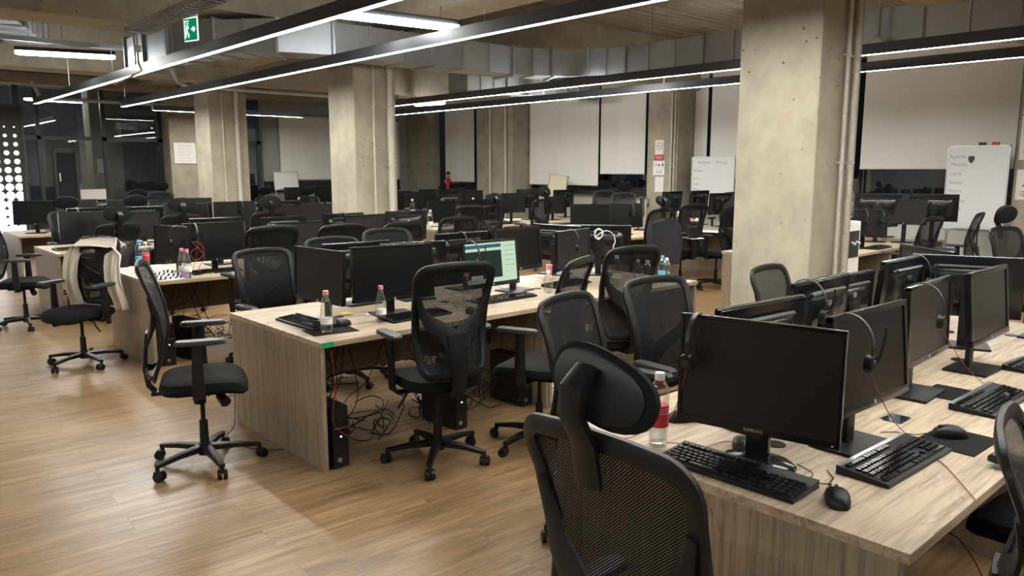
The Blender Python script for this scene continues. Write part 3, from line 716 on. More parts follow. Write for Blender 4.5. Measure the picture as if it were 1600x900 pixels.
# ---------------------------------------------------------------- monitor (picture side towards -Y, foot on z = 0)
@proto
def mon_proto(kind, lit=False, ztop=.45):
    t = empty('monitor')
    W, H, zt = {'thin': (.52, .365, .48), 'thick': (.53, .335, .45), 'plain': (.53, .33, .45), 'wide': (.58, .36, .58)}[kind]; zt = ztop; H = min(H, zt-.045)
    zb = zt-H; bz = {'thin': .012, 'thick': .020, 'plain': .016, 'wide': .014}[kind]; zc = (zt+zb)/2; D = .022
    bt = bz*1.5 if kind != 'thin' else .022
    m = MB()
    m.box((0, D/2, zt-bz/2), (W, D, bz), bevel=.002); m.box((0, D/2, zb+bt/2), (W, D, bt), bevel=.002)
    for s in (-1, 1): m.box((s*(W/2-bz/2), D/2, zc), (bz, D, H-.004), bevel=.002)
    m.build('bezel', 'plastic_gloss' if kind == 'thin' else 'bezel', t)
    MB().box((0, .008, (zt-bz+zb+bt)/2), (W-2*bz+.001, .006, H-bz-bt+.001)).build('screen', 'lit' if lit else ('screen2' if kind in ('thin', 'plain') else 'screen'), t, smooth=False)
    m = MB(); m.box((0, D+.002, zc), (W-.008, .012, H-.008), bevel=.004)
    m.sweep([(0, D+.004, zc), (0, D+.020, zc), (0, D+.036, zc)], [W*.80, W*.70, W*.58], [H*.74, H*.62, H*.46], (0, 0, 1), n=16, ex=.35)
    bk = m.build('back_shell', 'bezel', t)
    m = MB(); m.sweep([(-W*.30, D+.018, zc+H*.30), (W*.30, D+.018, zc+H*.30)], .012, .05, (0, .55, .8), n=4, ex=1e-6); m.build('vent_grille', 'plastic_grey', bk, smooth=False)
    m = MB(); m.box((0, D+.040, zc-.02), (.10, .012, .10), bevel=.004); m.cyl((0, D+.03, zc-.02), (0, D+.07, zc-.02), .020, n=12); m.build('stand_mount', 'plastic', t)
    m = MB()
    if kind == 'thin':
        m.box((0, .055, zb/2+.03), (.075, .030, zb+.09), bevel=.008); m.build('stand_neck', 'plastic_gloss', t)
        m = MB(); m.cushion((0, .05, 0), .25, .19, [(1, 0), (1, .006), (.9, .016), (.4, .022), (.05, .022)], 1.0, 32)
    else:
        m.box((0, .072, zc/2), (.055, .022, zc-.0), bevel=.005); m.build('stand_neck', 'plastic', t)
        m = MB(); m.box((0, .05, .006), (.26, .19, .012), bevel=.005)
    m.build('stand_base', 'plastic_gloss' if kind == 'thin' else 'plastic', t)
    if kind == 'thin': text_mesh('SAMSUNG', .0135, 'brand_lettering', 'silver', t, face_mat((0, -.0012, zb+.011)))
    else:
        MB().cyl((0, -.001, zb+bt/2), (0, .002, zb+bt/2), .008, n=16).build('logo_disc', 'silver', t)
        MB().cyl((0, D+.0425, zc+.0+.07), (0, D+.034, zc+.07), .014, n=16).build('rear_logo_disc', 'silver', t)
    MB().box((W/2-.02, -.0008, zb+bt/2), (.006, .002, .003)).build('power_light', 'white', t, smooth=False)
    a = math.radians({'thin': 1, 'thick': 6, 'plain': 2, 'wide': 4}[kind]); R = Matrix.Translation((0, .03, zc)) @ Matrix.Rotation(-a, 4, 'X') @ Matrix.Translation((0, -.03, -zc))
    done = set()
    for ch in t.children_recursive:
        if not ch.name.startswith('stand_') and ch.data not in done: ch.data.transform(R); done.add(ch.data)
    return t
MONS = []
def mon(x, y, yaw, kind='thick', zt=1.2, lit=False, label=None, row=None, side=None):
    """yaw 0 = picture faces -Y, -90 faces -X, 180 faces +Y"""
    t = mon_proto(kind, lit, round(zt-.75, 2))
    t.location = (x, y, .7505); t.rotation_euler = (0, 0, math.radians(yaw))
    MONS.append((t, row, side, label)); t['category'] = 'monitor'; t['group'] = 'black computer monitors'
    if label: t['label'] = label
    return t
# front row
mA = mon(2.15, 1.225, -78, 'thin', 1.225, label='large dark monitor turned to the aisle at the front desk corner')
mB = mon(2.60, 1.05, -2, 'thick', 1.235, label='dark monitor right of the cornermost one with a headset hanging on its top left')
mC = mon(3.42, 1.16, 3, 'plain', 1.235, label='dark monitor with headset behind the second keyboard from the front corner')
mD = mon(4.05, 1.12, 0, 'thick', 1.24, label='dark monitor with thick bezel right of the third front desk monitor')
mon(5.15, 1.10, 0, 'thick', 1.22, label='dark monitor cut off at the right edge of the front desk row')
mon(2.55, 1.47, 176, 'thick', 1.22, label='back of the monitor directly behind the front corner monitor, big pale vent')
mE = mon(3.17, 1.55, 182, 'thick', 1.235, label='back of the monitor with thin headset wire below the foot of the big pillar')
mF = mon(4.23, 1.62, 180, 'thick', 1.235, label='back of the monitor with pale vent and black headset in the front row')
mon(4.86, 1.72, -128, 'plain', 1.235, label='matt dark monitor turned left behind the headset at the front row')
mG = mon(4.60, 1.40, 112, 'thick', 1.235, label='back of the wide monitor at the right edge above the front row keyboards')
mon(3.68, 1.66, 178, 'plain', 1.20, label='low monitor back between the two pale vents in the front row')
# second row
mH = mon(2.26, 4.28, -85, 'plain', 1.215, label='matt grey monitor turned to the aisle at the second desk corner behind a bottle')
mI = mon(2.78, 4.22, -10, 'wide', 1.21, label='big dark monitor facing us in the middle of the second desk, bottle below it')
mJ = mon(3.58, 4.16, 2, 'thick', 1.20, True, label='switched on monitor showing a green tinted picture')
mK = mon(4.07, 4.40, 6, 'thick', 1.25, label='dark glossy monitor just right of the switched on monitor')
mL = mon(4.72, 4.42, 12, 'plain', 1.20, label='dark monitor with headset left of the monitor with white cable')
mM = mon(5.05, 4.93, 98, 'thick', 1.2, label='grey monitor back with round logo left of the headset monitor in the second row')
mN = mon(5.30, 4.66, 128, 'wide', 1.20, label='wide monitor back with a coiled white cable hanging over it')
mO = mon(3.84, 4.86, 180, 'thick', 1.2, label='thin topped monitor back above the lit monitor with a grey headband')
mon(2.84, 4.80, 178, 'thick', 1.19, label='monitor back peeking out between the two left monitors of the second desk')
mon(3.26, 4.70, 170, 'thick', 1.17, label='monitor back between the big dark monitor and the lit one')
# third row
mP = mon(2.40, 7.32, -76, 'plain', 1.19, label='matt monitor with black headset turned to the aisle on the third desk row')
mQ = mon(2.78, 7.22, -4, 'wide', 1.21, label='dark monitor with tangled red wires at the third desk row')
for px, Y, yaw, k, z, sd in ((332, 7.78, 180, 'thick', 1.22, 'f'), (467, 7.3, 0, 'plain', 1.17, 'n'), (570, 7.2, 5, 'plain', 1.22, 'n'), (437, 7.8, 180, 'thick', 1.2, 'f'), (532, 7.78, 182, 'thick', 1.21, 'f'), (632, 7.75, 178, 'wide', 1.21, 'f')):
    mon(xat(px, Y), Y, yaw, k, z, row=3, side=sd)
for px, Y, yaw, k, z, sd in ((924, 7.3, -34, 'wide', 1.22, 'n'), (977, 7.3, -30, 'wide', 1.21, 'n'), (1007, 7.65, 35, 'plain', 1.28, 'f'), (1050, 7.75, 180, 'thick', 1.34, 'f'), (1093, 7.8, 180, 'thick', 1.34, 'f'), (1126, 7.3, 176, 'wide', 1.31, 'n')):
    mon(xat(px, Y), Y, yaw, k, z, row='3w', side=sd)
# fourth row
for x, Y, yaw, k, z, sd in ((2.42, 10.3, -2, 'wide', 1.2, 'n'), (3.02, 10.35, 0, 'plain', 1.17, 'n'), (3.62, 10.32, 3, 'wide', 1.26, 'n'), (4.28, 10.35, -3, 'wide', 1.27, 'n'), (4.95, 10.3, 0, 'plain', 1.2, 'n'), (5.45, 10.3, 0, 'plain', 1.2, 'n'),
                          (2.6, 10.85, 180, 'thick', 1.22, 'f'), (3.2, 10.8, 178, 'thick', 1.22, 'f'), (3.85, 10.85, 182, 'wide', 1.24, 'f'), (4.6, 10.8, 180, 'thick', 1.22, 'f'), (5.2, 10.85, 180, 'wide', 1.24, 'f')):
    mon(x, Y, yaw, k, z, row=4, side=sd)
for px, Y, yaw, k, z, sd in ((690, 10.3, 0, 'wide', 1.19, 'n'), (742, 10.3, -4, 'wide', 1.19, 'n'), (803, 10.35, 2, 'wide', 1.28, 'n'), (868, 10.3, 0, 'plain', 1.2, 'n'), (700, 10.85, 180, 'thick', 1.26, 'f'), (775, 10.85, 180, 'thick', 1.24, 'f'), (824, 10.8, 180, 'wide', 1.33, 'f'), (880, 10.85, 180, 'wide', 1.3, 'f')):
    mon(xat(px, Y), Y, yaw, k, z, row='4w', side=sd)
# fifth and sixth
for x, Y, yaw, k, z, sd in ((2.45, 13.35, -30, 'wide', 1.24, 'n'), (3.05, 13.4, 0, 'wide', 1.24, 'n'), (3.75, 13.4, 0, 'wide', 1.22, 'n'), (4.35, 13.35, 0, 'plain', 1.2, 'n'), (4.95, 13.4, -4, 'wide', 1.22, 'n'), (2.8, 13.85, 180, 'thick', 1.22, 'f'), (3.5, 13.85, 180, 'thick', 1.22, 'f'), (4.2, 13.85, 180, 'wide', 1.24, 'f')):
    mon(x, Y, yaw, k, z, row=5, side=sd)
for x, Y, yaw, k, z, sd in ((8.15, 13.35, 0, 'wide', 1.22, 'n'), (8.85, 13.4, 3, 'wide', 1.24, 'n'), (9.55, 13.35, -3, 'wide', 1.24, 'n'), (10.3, 13.4, 0, 'wide', 1.26, 'n'), (11.0, 13.4, 0, 'plain', 1.24, 'n'), (8.5, 13.85, 180, 'wide', 1.25, 'f'), (9.3, 13.85, 180, 'wide', 1.25, 'f'), (10.1, 13.85, 180, 'wide', 1.27, 'f'), (10.8, 13.85, 180, 'wide', 1.27, 'f')):
    mon(x, Y, yaw, k, z, row='5w', side=sd)
for x, Y, yaw, k, z, sd in ((8.25, 16.45, 0, 'wide', 1.3, 'n'), (9.0, 16.45, 0, 'wide', 1.3, 'n'), (9.7, 16.5, 0, 'wide', 1.3, 'n'), (10.6, 16.45, 0, 'wide', 1.36, 'n')):
    mon(x, Y, yaw, k, z, row='6w', side=sd)
# second row, window side
mR = mon(xat(1366, 3.95), 4.0, -40, 'plain', 1.22, label='matt monitor with two headsets right of the big pillar')
mon(xat(1392, 4.5), 4.5, -10, 'plain', 1.22, label='matt monitor leaning behind the headset monitor right of the big pillar')
mS = mon(xat(1418, 4.0), 4.0, -78, 'plain', 1.32, label='narrow looking monitor turned left in front of the big monitor backs')
mon(10.45, 4.32, 112, 'wide', 1.38, label='left one of two big monitor backs before the dark window')
mon(11.0, 3.82, 108, 'wide', 1.38, label='right one of two big monitor backs before the dark window')
# labels for the many monitors, counted along each side of each bench
lanes = {}
for t, row, side, lab in MONS:
    if lab is None: lanes.setdefault((row, side), []).append(t)
PL = {3: 'third row', 4: 'fourth row', 5: 'fifth row', '3w': 'third window side row', '4w': 'fourth window side row', '5w': 'fifth window side row', '6w': 'farthest window side row'}
for (row, side), L in lanes.items():
    L.sort(key=lambda o: o.location.x)
    for k, o in enumerate(L):
        what = 'monitor facing us' if side == 'n' else 'monitor seen from behind'
        o['label'] = 'black %s, %s such from the left, %s' % (what, ORD[k], PL[row])
# ---------------------------------------------------------------- things on the desks
TZ = .7505
@proto
def kb_proto(kind):
    t = empty('keyboard')
    W, D = .445, .155
    m = MB(); m.prism([(-D/2, 0), (D/2, 0), (D/2, .026), (-D/2, .012)], -W/2, W/2, Matrix(((0, 0, 1, 0), (1, 0, 0, 0), (0, 1, 0, 0), (0, 0, 0, 1))))
    m.build('keyboard_body', 'plastic', t, smooth=False)
    m = MB()
    def key(x, y, w_, d=.0155):
        z = .012+(y+D/2)/D*.014; m.box((x, y, z+.0035), (w_, d, .007), taper=.86)
    rows = [(-.056, [.024, .022, .024, .11, .024, .022, .024]), (-.037, [.042]+[.0163]*10+[.046]), (-.018, [.034]+[.0163]*11+[.036]), (.001, [.028]+[.0163]*12+[.024]), (.020, [.0163]*13+[.036]), (.050, [.0163]*13)]
    for y, ws in rows:
        x = -W/2+.014; tot = sum(ws)+.0026*(len(ws)-1); sc_ = .283/tot if y < .04 else 1
        for q, w_ in enumerate(ws):
            ww = w_*sc_; key(x+ww/2, y, ww); x += ww+.0026*sc_+(.0062 if y > .04 and q in (0, 4, 8) else 0)
    for y in (-.056, -.037, -.018, .001, .020):
        for k in range(4): key(.142+k*.0195, y, .0165)
    for k in range(3):
        key(.082+k*.0185, -.056, .0155); key(.082+k*.0185, .001, .0155); key(.082+k*.0185, .020, .0155)
    key(.1005, -.037, .0155)
    m.build('keys', 'plastic_gloss', t, smooth=False)
    if kind == 'hp':
        MB().box((0, .072, .0255), (W-.01, .014, .003)).build('top_strip', 'silver', t, smooth=False)
    return t
def put(t, x, y, deg, z=TZ): t.location = (x, y, z); t.rotation_euler = (0, 0, math.radians(deg)); return t
def keyboard(x, y, deg, label, kind='plain'):
    t = tag(put(kb_proto(kind), x, y, deg), label, 'keyboard', 'black keyboards'); t.scale = (1.07, 1.07, 1); return t
@proto
def mouse_proto(k):
    t = empty('computer_mouse')
    def bend(x, y): return -.016*abs(y/.055)**2.2
    m = MB(); m.cushion((0, 0, 0), .062, .108, [(.82, .0), (1, .006), (1.0, .016), (.9, .028), (.6, .036), (.1, .0385)], .8, 24, lambda x, y: -.010*abs(y/.054)**2 if True else 0)
    for v in m.bm.verts: v.co.z = max(v.co.z, 0)
    m.build('mouse_body', 'plastic', t)
    MB().cyl((-.004, .03, .030), (.004, .03, .030), .009, n=12).build('scroll_wheel', 'plastic_grey', t)
    MB().tube([(0, .05, .008), (.005, .075, .004), (-.01, .11, .003), (.01, .16, .003), (.0, .21, .003)], .0018, 5).build('mouse_cable', 'plastic', t)
    return t
def mouse(x, y, deg, label): t = tag(put(mouse_proto(0), x, y, deg), label, 'mouse', 'black computer mice'); t.scale = (1.12, 1.12, 1.05); return t
def mousepad(x, y, deg, label, w_=.22, d=.18):
    t = MB().box((0, 0, .0015), (w_, d, .003), bevel=.001).build('mouse_pad', 'fabric', smooth=False)
    return tag(put(t, x, y, deg, TZ), label, 'mouse pad')
# bottle
@proto
def bottle_proto(kind):
    t = empty('water_bottle')
    pr = {'pink': [(.028, 0), (.033, .006), (.033, .03), (.0315, .04), (.033, .05), (.033, .12), (.031, .135), (.024, .175), (.016, .205), (.0135, .215), (.0135, .222)],
          'clear': [(.028, 0), (.035, .006), (.035, .05), (.032, .06), (.035, .07), (.035, .15), (.030, .175), (.018, .20), (.0135, .208), (.0135, .22)]}
    p = pr['pink'] if kind in ('pink', 'red') else pr['clear']
    if kind == 'red': p = [(.026, 0), (.032, .008), (.033, .035), (.031, .045), (.033, .055), (.033, .185), (.030, .205), (.017, .228), (.0135, .232), (.0135, .240)]
    if kind == 'small': p = [(r*1.05, z*.72) for r, z in pr['clear']]
    m = MB(); m.lathe(p, n=20)
    m.build('bottle_body', 'pet_blue' if kind == 'blue' else 'pet', t)
    h = p[-1][1]
    MB().lathe([(.0155, h-.010), (.0165, h-.008), (.0165, h+.012), (.015, h+.015), (.001, h+.015)], n=18).build('bottle_cap', {'pink': 'pink', 'red': 'white', 'clear': 'white', 'blue': 'blue', 'small': 'white'}[kind], t)
    if kind == 'red':
        MB().lathe([(.0300, .070), (.0336, .071), (.0336, .145), (.0300, .146)], n=24).build('bottle_label', 'red', t)
        MB().lathe([(.002, .012), (.028, .013), (.029, .068), (.002, .0685)], n=20).build('water', 'pet', t)
        m = MB()
        for q in range(3): m.lathe([(.0338, .118+q*.008), (.0339, .1182+q*.008), (.0339, .1192+q*.008), (.0338, .1195+q*.008)], n=24)
        m.build('label_lines', 'paper', t)
    elif kind != 'small':
        MB().lathe([(.030, .052), (.0334 if kind == 'pink' else .0354, .053), (.0334 if kind == 'pink' else .0354, .085), (.030, .086)], n=20).build('bottle_label', 'paper' if kind == 'pink' else 'blue' if kind == 'blue' else 'paper', t)
    return t
def bottle(x, y, label, kind='pink', s=1.0, deg=0):
    t = tag(put(bottle_proto(kind), x, y, deg), label, 'bottle', 'plastic drink bottles'); t.scale = (s, s, s); return t
# headset hung over the top edge of a monitor; local -Y is the picture side
@proto
def headset_proto(wire):
    t = empty('headset')
    pts = [(.0, .085*math.cos(a)-.0+.0, .10*math.sin(a)-.095) for a in [math.radians(k) for k in range(-25, 206, 15)]]
    pts = [(0, y, z) for _, y, z in pts]
    MB().sweep(pts, .016, .005, (0, .01, 1), n=6, ex=.7).build('headband', 'plastic_grey', t)
    for s in (-1, 1):
        y = s*.080
        m = MB(); m.cyl((0, y-s*.012, -.145), (0, y+s*.012, -.145), .030, .026, 16)
        ec = m.build('earcup', 'plastic', t)
        MB().cyl((0, y+s*.012, -.145), (0, y+s*.015, -.145), .014, .012, 12).build('earcup_badge', 'plastic_grey', ec)
    MB().tube([(.012, -.094, -.145), (.035, -.098, -.10), (.045, -.10, -.055), (.046, -.10, -.03)], .004, 6).build('microphone', 'plastic', t)
    return t
def headset(mo, dx, label, wire='red_wire', end=None, zt=None, flip=1, deg=0):
    r = mo.rotation_euler.z; dz = 1.2
    x = mo.location.x+dx*math.cos(r)-.012*math.sin(r); y = mo.location.y+dx*math.sin(r)+.012*math.cos(r)
    top = mo['top'] if 'top' in mo else dz
    t = headset_proto(wire); t.location = (x, y, top+.0035); t.rotation_euler = (0, 0, r+(PI if flip < 0 else 0)+math.radians(deg)); tag(t, label, 'headset', 'black headsets')
    if end:
        a = Vector((0, -.08, -.172)); rot = Matrix.Rotation(t.rotation_euler.z, 3, 'Z'); w0 = Vector(t.location)
        inv = rot.inverted()
        pts = [a]
        for e in end: pts.append(inv @ (Vector(e)-w0))
        P2 = []
        for i in range(len(pts)-1):       # sagging spans
            for k in range(6):
                f = k/6; q = pts[i].lerp(pts[i+1], f); q.z -= .03*math.sin(PI*f) if abs(pts[i].z-pts[i+1].z) > .05 else 0; P2.append(q)
        P2.append(pts[-1]); MB().tube(P2, .0017, 5).build('headset_wire', wire, t)
    return t
for mo, z in ((mA, 1.235), (mB, 1.235), (mC, 1.235), (mE, 1.235), (mF, 1.235), (mJ, 1.2), (mL, 1.2), (mP, 1.19), (mO, 1.2), (mQ, 1.2), (mR, 1.22)): mo['top'] = z-.01*(mo is mA)
def d3(px, py, z=TZ+.004): v = at(px, py, z); return (v.x, v.y, z)
headset(mA, -.205, 'black headset on the left end of the corner monitor of the front desk', end=[d3(1045, 655), d3(985, 684), d3(935, 690)])
headset(mB, -.17, 'black headset with red wire hanging on the second front desk monitor', end=[d3(1415, 677), d3(1480, 730), d3(1528, 785)])
headset(mC, -.10, 'black headset with red wire on the third front desk monitor', end=[d3(1545, 605), d3(1598, 655)])
headset(mE, .10, 'thin black headset over the monitor back below the big pillar', flip=-1)
headset(mF, -.20, 'bulky black headset over the monitor back with pale vent', flip=-1)
headset(mJ, -.19, 'grey headset over the top left of the switched on monitor', end=[d3(790, 452), d3(812, 462)])
headset(mO, .0, 'pale headband over the thin monitor edge above the switched on monitor', flip=-1)
headset(mL, -.05, 'black headset on the monitor left of the coiled white cable', end=[d3(895, 420)])
headset(mP, .10, 'black headset on the turned monitor of the third row', wire='plastic', end=[d3(265, 412)])
headset(mQ, -.18, 'white and red headset with tangled wires on the third row monitor', end=[d3(300, 425), d3(330, 428)])
headset(mR, -.02, 'black headset with coiled wire right of the big pillar', end=[d3(1385, 388)])
headset(mR, .18, 'second black headset on the same monitor right of the big pillar')
for key, k, top, lab, dx, fl in (((3, 'f'), 2, 1.21, 'black headset standing on a monitor edge in the third row', 0, -1), ((4, 'n'), 3, 1.27, 'black headset on a tall monitor of the fourth row near the tall pillars', .08, 1), (('3w', 'n'), 1, 1.19, 'black headset on the third row monitor by the light grey monitor back', .12, 1), (('3w', 'f'), 0, 1.28, 'black headset right of the jacket chair on a raised monitor', .0, 1), ((4, 'f'), 0, 1.22, 'headset with red pad on a monitor edge in the fourth row', .15, -1)):
    o = lanes[key][k]; o['top'] = top; headset(o, dx, lab, flip=fl)
# keyboards and mice
def kpx(p1, p2, label, kind='plain', off=0):    # from left and right ends of the near edge in the picture
    a = at(*p1, TZ); b = at(*p2, TZ); d = (b-a).normalized(); n = Vector((-d.y, d.x, 0)); c = (a+b)/2+n*.078
    return keyboard(c.x, c.y, math.degrees(math.atan2(d.y, d.x)), label, kind)
kpx((1021, 716), (1248, 790), 'black keyboard along the left edge of the front desk', 'plain')
kpx((1381, 767), (1488, 703), 'black keyboard in front of the second front desk monitor', 'hp')
kpx((1540, 662), (1622, 612), 'black keyboard with silver strip at the right of the front desk', 'hp')
kpx((1618, 592), (1680, 560), 'black keyboard with silver strip cut off by the right edge', 'hp')
mouse(*at(1308, 785)[:2], -58, 'black mouse near the front corner of the front desk')
v = at(1493, 690); mousepad(v.x+.01, v.y-.0, -2, 'black mouse pad at the near edge of the front desk', .25, .20)
m_ = mouse(at(1484, 683).x, at(1484, 683).y, 40, 'black mouse on the front desk mouse pad'); m_.location.z += .0035
v = at(1480, 614); mousepad(v.x, v.y, 0, 'black folder like pad beneath the third front desk monitor', .22, .16)
mouse(at(1066, 657).x, at(1066, 657).y, 60, 'black mouse behind the corner monitor of the front desk')
mouse(at(1160, 700).x, at(1160, 700).y, 120, 'grey mouse beneath the corner monitor of the front desk')
kpx((425, 498), (497, 520), 'black keyboard at the aisle end of the second desk', 'plain')
kpx((608, 507), (712, 489), 'black keyboard before the big dark monitor of the second desk')
kpx((755, 477), (850, 461), 'black keyboard before the switched on monitor')
kpx((868, 452), (925, 441), 'black keyboard right of the switched on monitor')
v = at(517, 517); mousepad(v.x, v.y, -8, 'black mouse pad under the bottle at the second desk corner', .28, .20)
m_ = mouse(at(535, 509).x, at(535, 509).y, 100, 'black mouse on the mouse pad at the second desk corner'); m_.location.z += .0035
mouse(at(735, 489).x, at(735, 489).y, -40, 'black mouse seen through the back of the centre chair')
kpx((300, 431), (384, 422), 'black keyboard in front of the third row monitor with red wires')
kpx((95, 392), (150, 388), 'black keyboard at the aisle end of the fourth desk row')
keyboard(4.9, 7.0, 3, 'black keyboard right of centre on the third desk row')
for x, y, l in ((9.35, 7.05, 'black keyboard on the third row by the windows, left one'), (10.2, 7.1, 'black keyboard on the third row by the windows, middle one'), (8.9, 10.1, 'black keyboard on the fourth row by the windows'), (4.1, 10.1, 'black keyboard on the fourth row before the pillars')): keyboard(x, y, random.uniform(-6, 6), l)
keyboard(8.45, 3.90, -12, 'black keyboard on the desk right of the big pillar')
keyboard(9.6, 3.92, 4, 'black keyboard below the narrow turned monitor at the right')
# bottles
def bpx(px, py, label, kind='pink', s=1.0): v = at(px, py, TZ); return bottle(v.x, v.y, label, kind, s, random.uniform(0, 90))
bpx(1028, 695, 'bottle with red label and clear top on the front desk corner', 'red', 1.02)
bpx(511, 521, 'pink capped water bottle at the aisle corner of the second desk', 'pink', 1.06).location.z += .0035
bpx(596, 503, 'pink capped water bottle below the big dark monitor', 'pink', .98)
bpx(729, 479, 'pink capped water bottle behind the centre chair back', 'pink', 1.0)
v = at(801, 448); bottle(v.x, v.y, 'small clear flask in front of the switched on monitor', 'small', 1.1)
bpx(963, 445, 'clear bottle with pinkish label in the bottle cluster, leftmost', 'clear', 1.05); bpx(996, 436, 'clear bottle in the bottle cluster, second from left', 'small', 1.0)
bpx(1011, 439, 'clear bottle in the bottle cluster, third from left', 'small', 1.05); bpx(1034, 437, 'blue capped bottle in the bottle cluster', 'blue', .9); bpx(1041, 433, 'dark capped bottle right of the blue capped one', 'small', 1.0)
bpx(519, 415, 'pink capped bottle seen through the chair behind the second desk', 'pink', .95)
bpx(286, 432, 'left of the twin pink capped bottles on the third row', 'pink', 1.08); bpx(294, 434, 'right of the twin pink capped bottles on the third row', 'pink', 1.08)
bpx(219, 415, 'blue tinted water bottle at the corner of the third desk row', 'blue', 1.1); v = at(218, 402); bottle(xat(218, 7.95), 7.95, 'bottle with red label behind the blue tinted one', 'red', 1.0)
bottle(xat(462, 16.3), 16.2, 'clear bottle on the far desk left of the middle pillar', 'clear', 1.4)
for px, Y, k, s, l in ((643, 13.15, 'clear', 1.5, 'tall clear bottle just right of the middle pillar'), (671, 10.15, 'clear', 1.3, 'round shouldered bottle behind the two close chairs'), (739, 13.3, 'clear', 1.4, 'white topped bottle on a far monitor row'), (1063, 7.15, 'clear', 1.3, 'white bottle beside the jacket chair'), (1058, 7.1, 'small', 1.0, 'small white bottle behind the jacket chair'), (858, 4.2, 'small', 1.0, 'short bottle near the red can')):
    bottle(xat(px, Y) , Y, l, k, s)
def cup(px, py, label, mat='cream', r=.032, h=.085, z=TZ):
    v = at(px, py, z); t = empty('paper_cup', (v.x, v.y, z)); tag(t, label, 'cup')
    MB().lathe([(r*.75, 0), (r, h), (r-.002, h), (r*.73, .004), (.001, .004)], n=18).build('cup_body', mat, t)
    MB().lathe([(r*1.0, h-.003), (r*1.07, h), (r*1.0, h+.003), (r*.94, h)], n=18).build('cup_rim', mat, t); return t
cup(716, 480, 'printed cream paper cup behind the centre chair back')
cup(858, 433, 'pink and white drinks cup beside the headset monitor', 'pink', .03, .11)
def papers(px, py, deg, label, w_=.21, d=.297, n=4, mat='paper', name='paper_sheets', z=TZ, xy=None):
    v = Vector((xy[0], xy[1], z)) if xy else at(px, py, z); t = MB()
    for k in range(n): t.box((random.uniform(-.01, .01), random.uniform(-.01, .01), .0006+k*.0012), (w_, d, .001), Matrix.Rotation(random.uniform(-.15, .15), 3, 'Z'))
    o = t.build(name, mat, smooth=False); return tag(put(o, v.x, v.y, deg, z), label, 'papers')
papers(0, 0, 10, 'yellow note block below the third row monitor', .12, .09, 6, 'yellow', 'note_block', xy=(2.62, 7.10))
papers(540, 492, 10, 'yellow paper scrap by the second desk bottles', .05, .05, 10, 'yellow', 'note_block')
papers(1110, 362, 20, 'pale printed papers on the desk left of the big pillar', .3, .42, 5)
papers(1080, 372, -10, 'printed sheets beside the keyboard left of the big pillar')
papers(600, 490, 30, 'white sheet under the bottle of the second desk', .16, .2, 2)
papers(815, 436, 0, 'pale booklet right of the switched on monitor', .2, .28, 3)
papers(1400, 655, 0, 'crumpled clear wrapper behind the second front keyboard', .10, .07, 3, 'acrylic', 'clear_wrapper')
papers(800, 343, 0, 'loose white papers on the window side of the fourth row', .5, .3, 3)
papers(232, 417, 0, 'white papers by the blue tinted bottle on the third row', .3, .25, 3)
papers(0, 0, 0, 'white papers behind the two close chairs', .5, .3, 3, xy=(7.75, 10.12))
papers(1420, 372, 0, 'scattered papers on the desk right of the big pillar', .3, .3, 3)
# striped cloth and lilac soft toy on the third row corner
def crumple(name, mat, w_, d, h, label, cat, x, y, deg=0, seed=1):
    rnd = random.Random(seed); ph = [rnd.uniform(0, 6) for _ in range(6)]
    def f(u, v):
        a, b = 2*u-1, 2*v-1; e = max(0, 1-max(abs(a), abs(b))**4)
        z = h*e*(.5+.25*math.sin(5*a+ph[0])*math.cos(4*b+ph[1])+.25*math.sin(9*b+ph[2]+3*a))
        return Vector((w_/2*a*(1+.08*math.sin(6*b+ph[3])), d/2*b*(1+.08*math.sin(5*a+ph[4])), .004+abs(z)))
    o = MB().grid(f, 26, 22).build(name, mat, thick=.004); return tag(put(o, x, y, deg, TZ), label, cat)
crumple('striped_scarf', 'stripe', .34, .30, .06, 'black and white striped cloth crumpled on the third row corner', 'cloth', 2.28, 7.10)
st = empty('soft_toy', (2.40, 6.98, TZ)); tag(st, 'small lilac soft toy next to the pink capped bottles', 'toy')
MB().lathe([(.002, 0), (.03, .004), (.036, .03), (.028, .055), (.002, .062)], n=16).build('toy_body', 'purple', st)
for s in (-1, 1): MB().lathe([(.002, 0), (.018, .008), (.02, .02), (.002, .036)], (s*.03, 0, .045), 12).build('toy_ear', 'purple', st)
papers(0, 0, 30, 'pale leaflet with blue print by the lilac toy', .15, .1, 3, xy=(2.30, 6.93))
# green tape at the desk corner, coiled white cable, red wires
tp = MB().box((0, 0, 0), (.075, .003, .026)).build('green_tape', 'green', smooth=False); tag(tp, 'green tape stuck on the near corner of the second desk', 'tape'); tp.location = (2.045, ROWY[2]-.0018, .737)
def curve_obj(name, pts, r, mat, label, cat, kind=None, smooth=True):
    # smooth line through the points
    P3 = [Vector(p) for p in pts]; Q = []
    for i in range(len(P3)-1):
        p0, p1, p2, p3 = P3[max(i-1, 0)], P3[i], P3[i+1], P3[min(i+2, len(P3)-1)]
        for k in range(4):
            t = k/4; Q.append(.5*((2*p1)+(p2-p0)*t+(2*p0-5*p1+4*p2-p3)*t*t+(3*p1-p0-3*p2+p3)*t**3))
    Q.append(P3[-1]); o = Q[0].copy(); ob = MB().tube([q-o for q in Q], r, 5).build(name, mat); ob.location = o
    return tag(ob, label, cat, kind=kind)
def coil(c, ax, r, n, seed=1):
    rnd = random.Random(seed); P3 = []; u = Vector(ax).normalized(); z = Vector((0, 0, 1))
    for k in range(n*8):
        a = 2*PI*k/8; P3.append(Vector(c)+u*(r*math.cos(a)*rnd.uniform(.7, 1.1))+z*(r*1.15*math.sin(a)*rnd.uniform(.8, 1.1))+Vector((-.74, -.67, 0))*rnd.uniform(0, .01))
    return P3
rr_ = mN.rotation_euler.z; ux = Vector((math.cos(rr_), math.sin(rr_), 0)); bk = Vector((-math.sin(rr_), math.cos(rr_), 0))
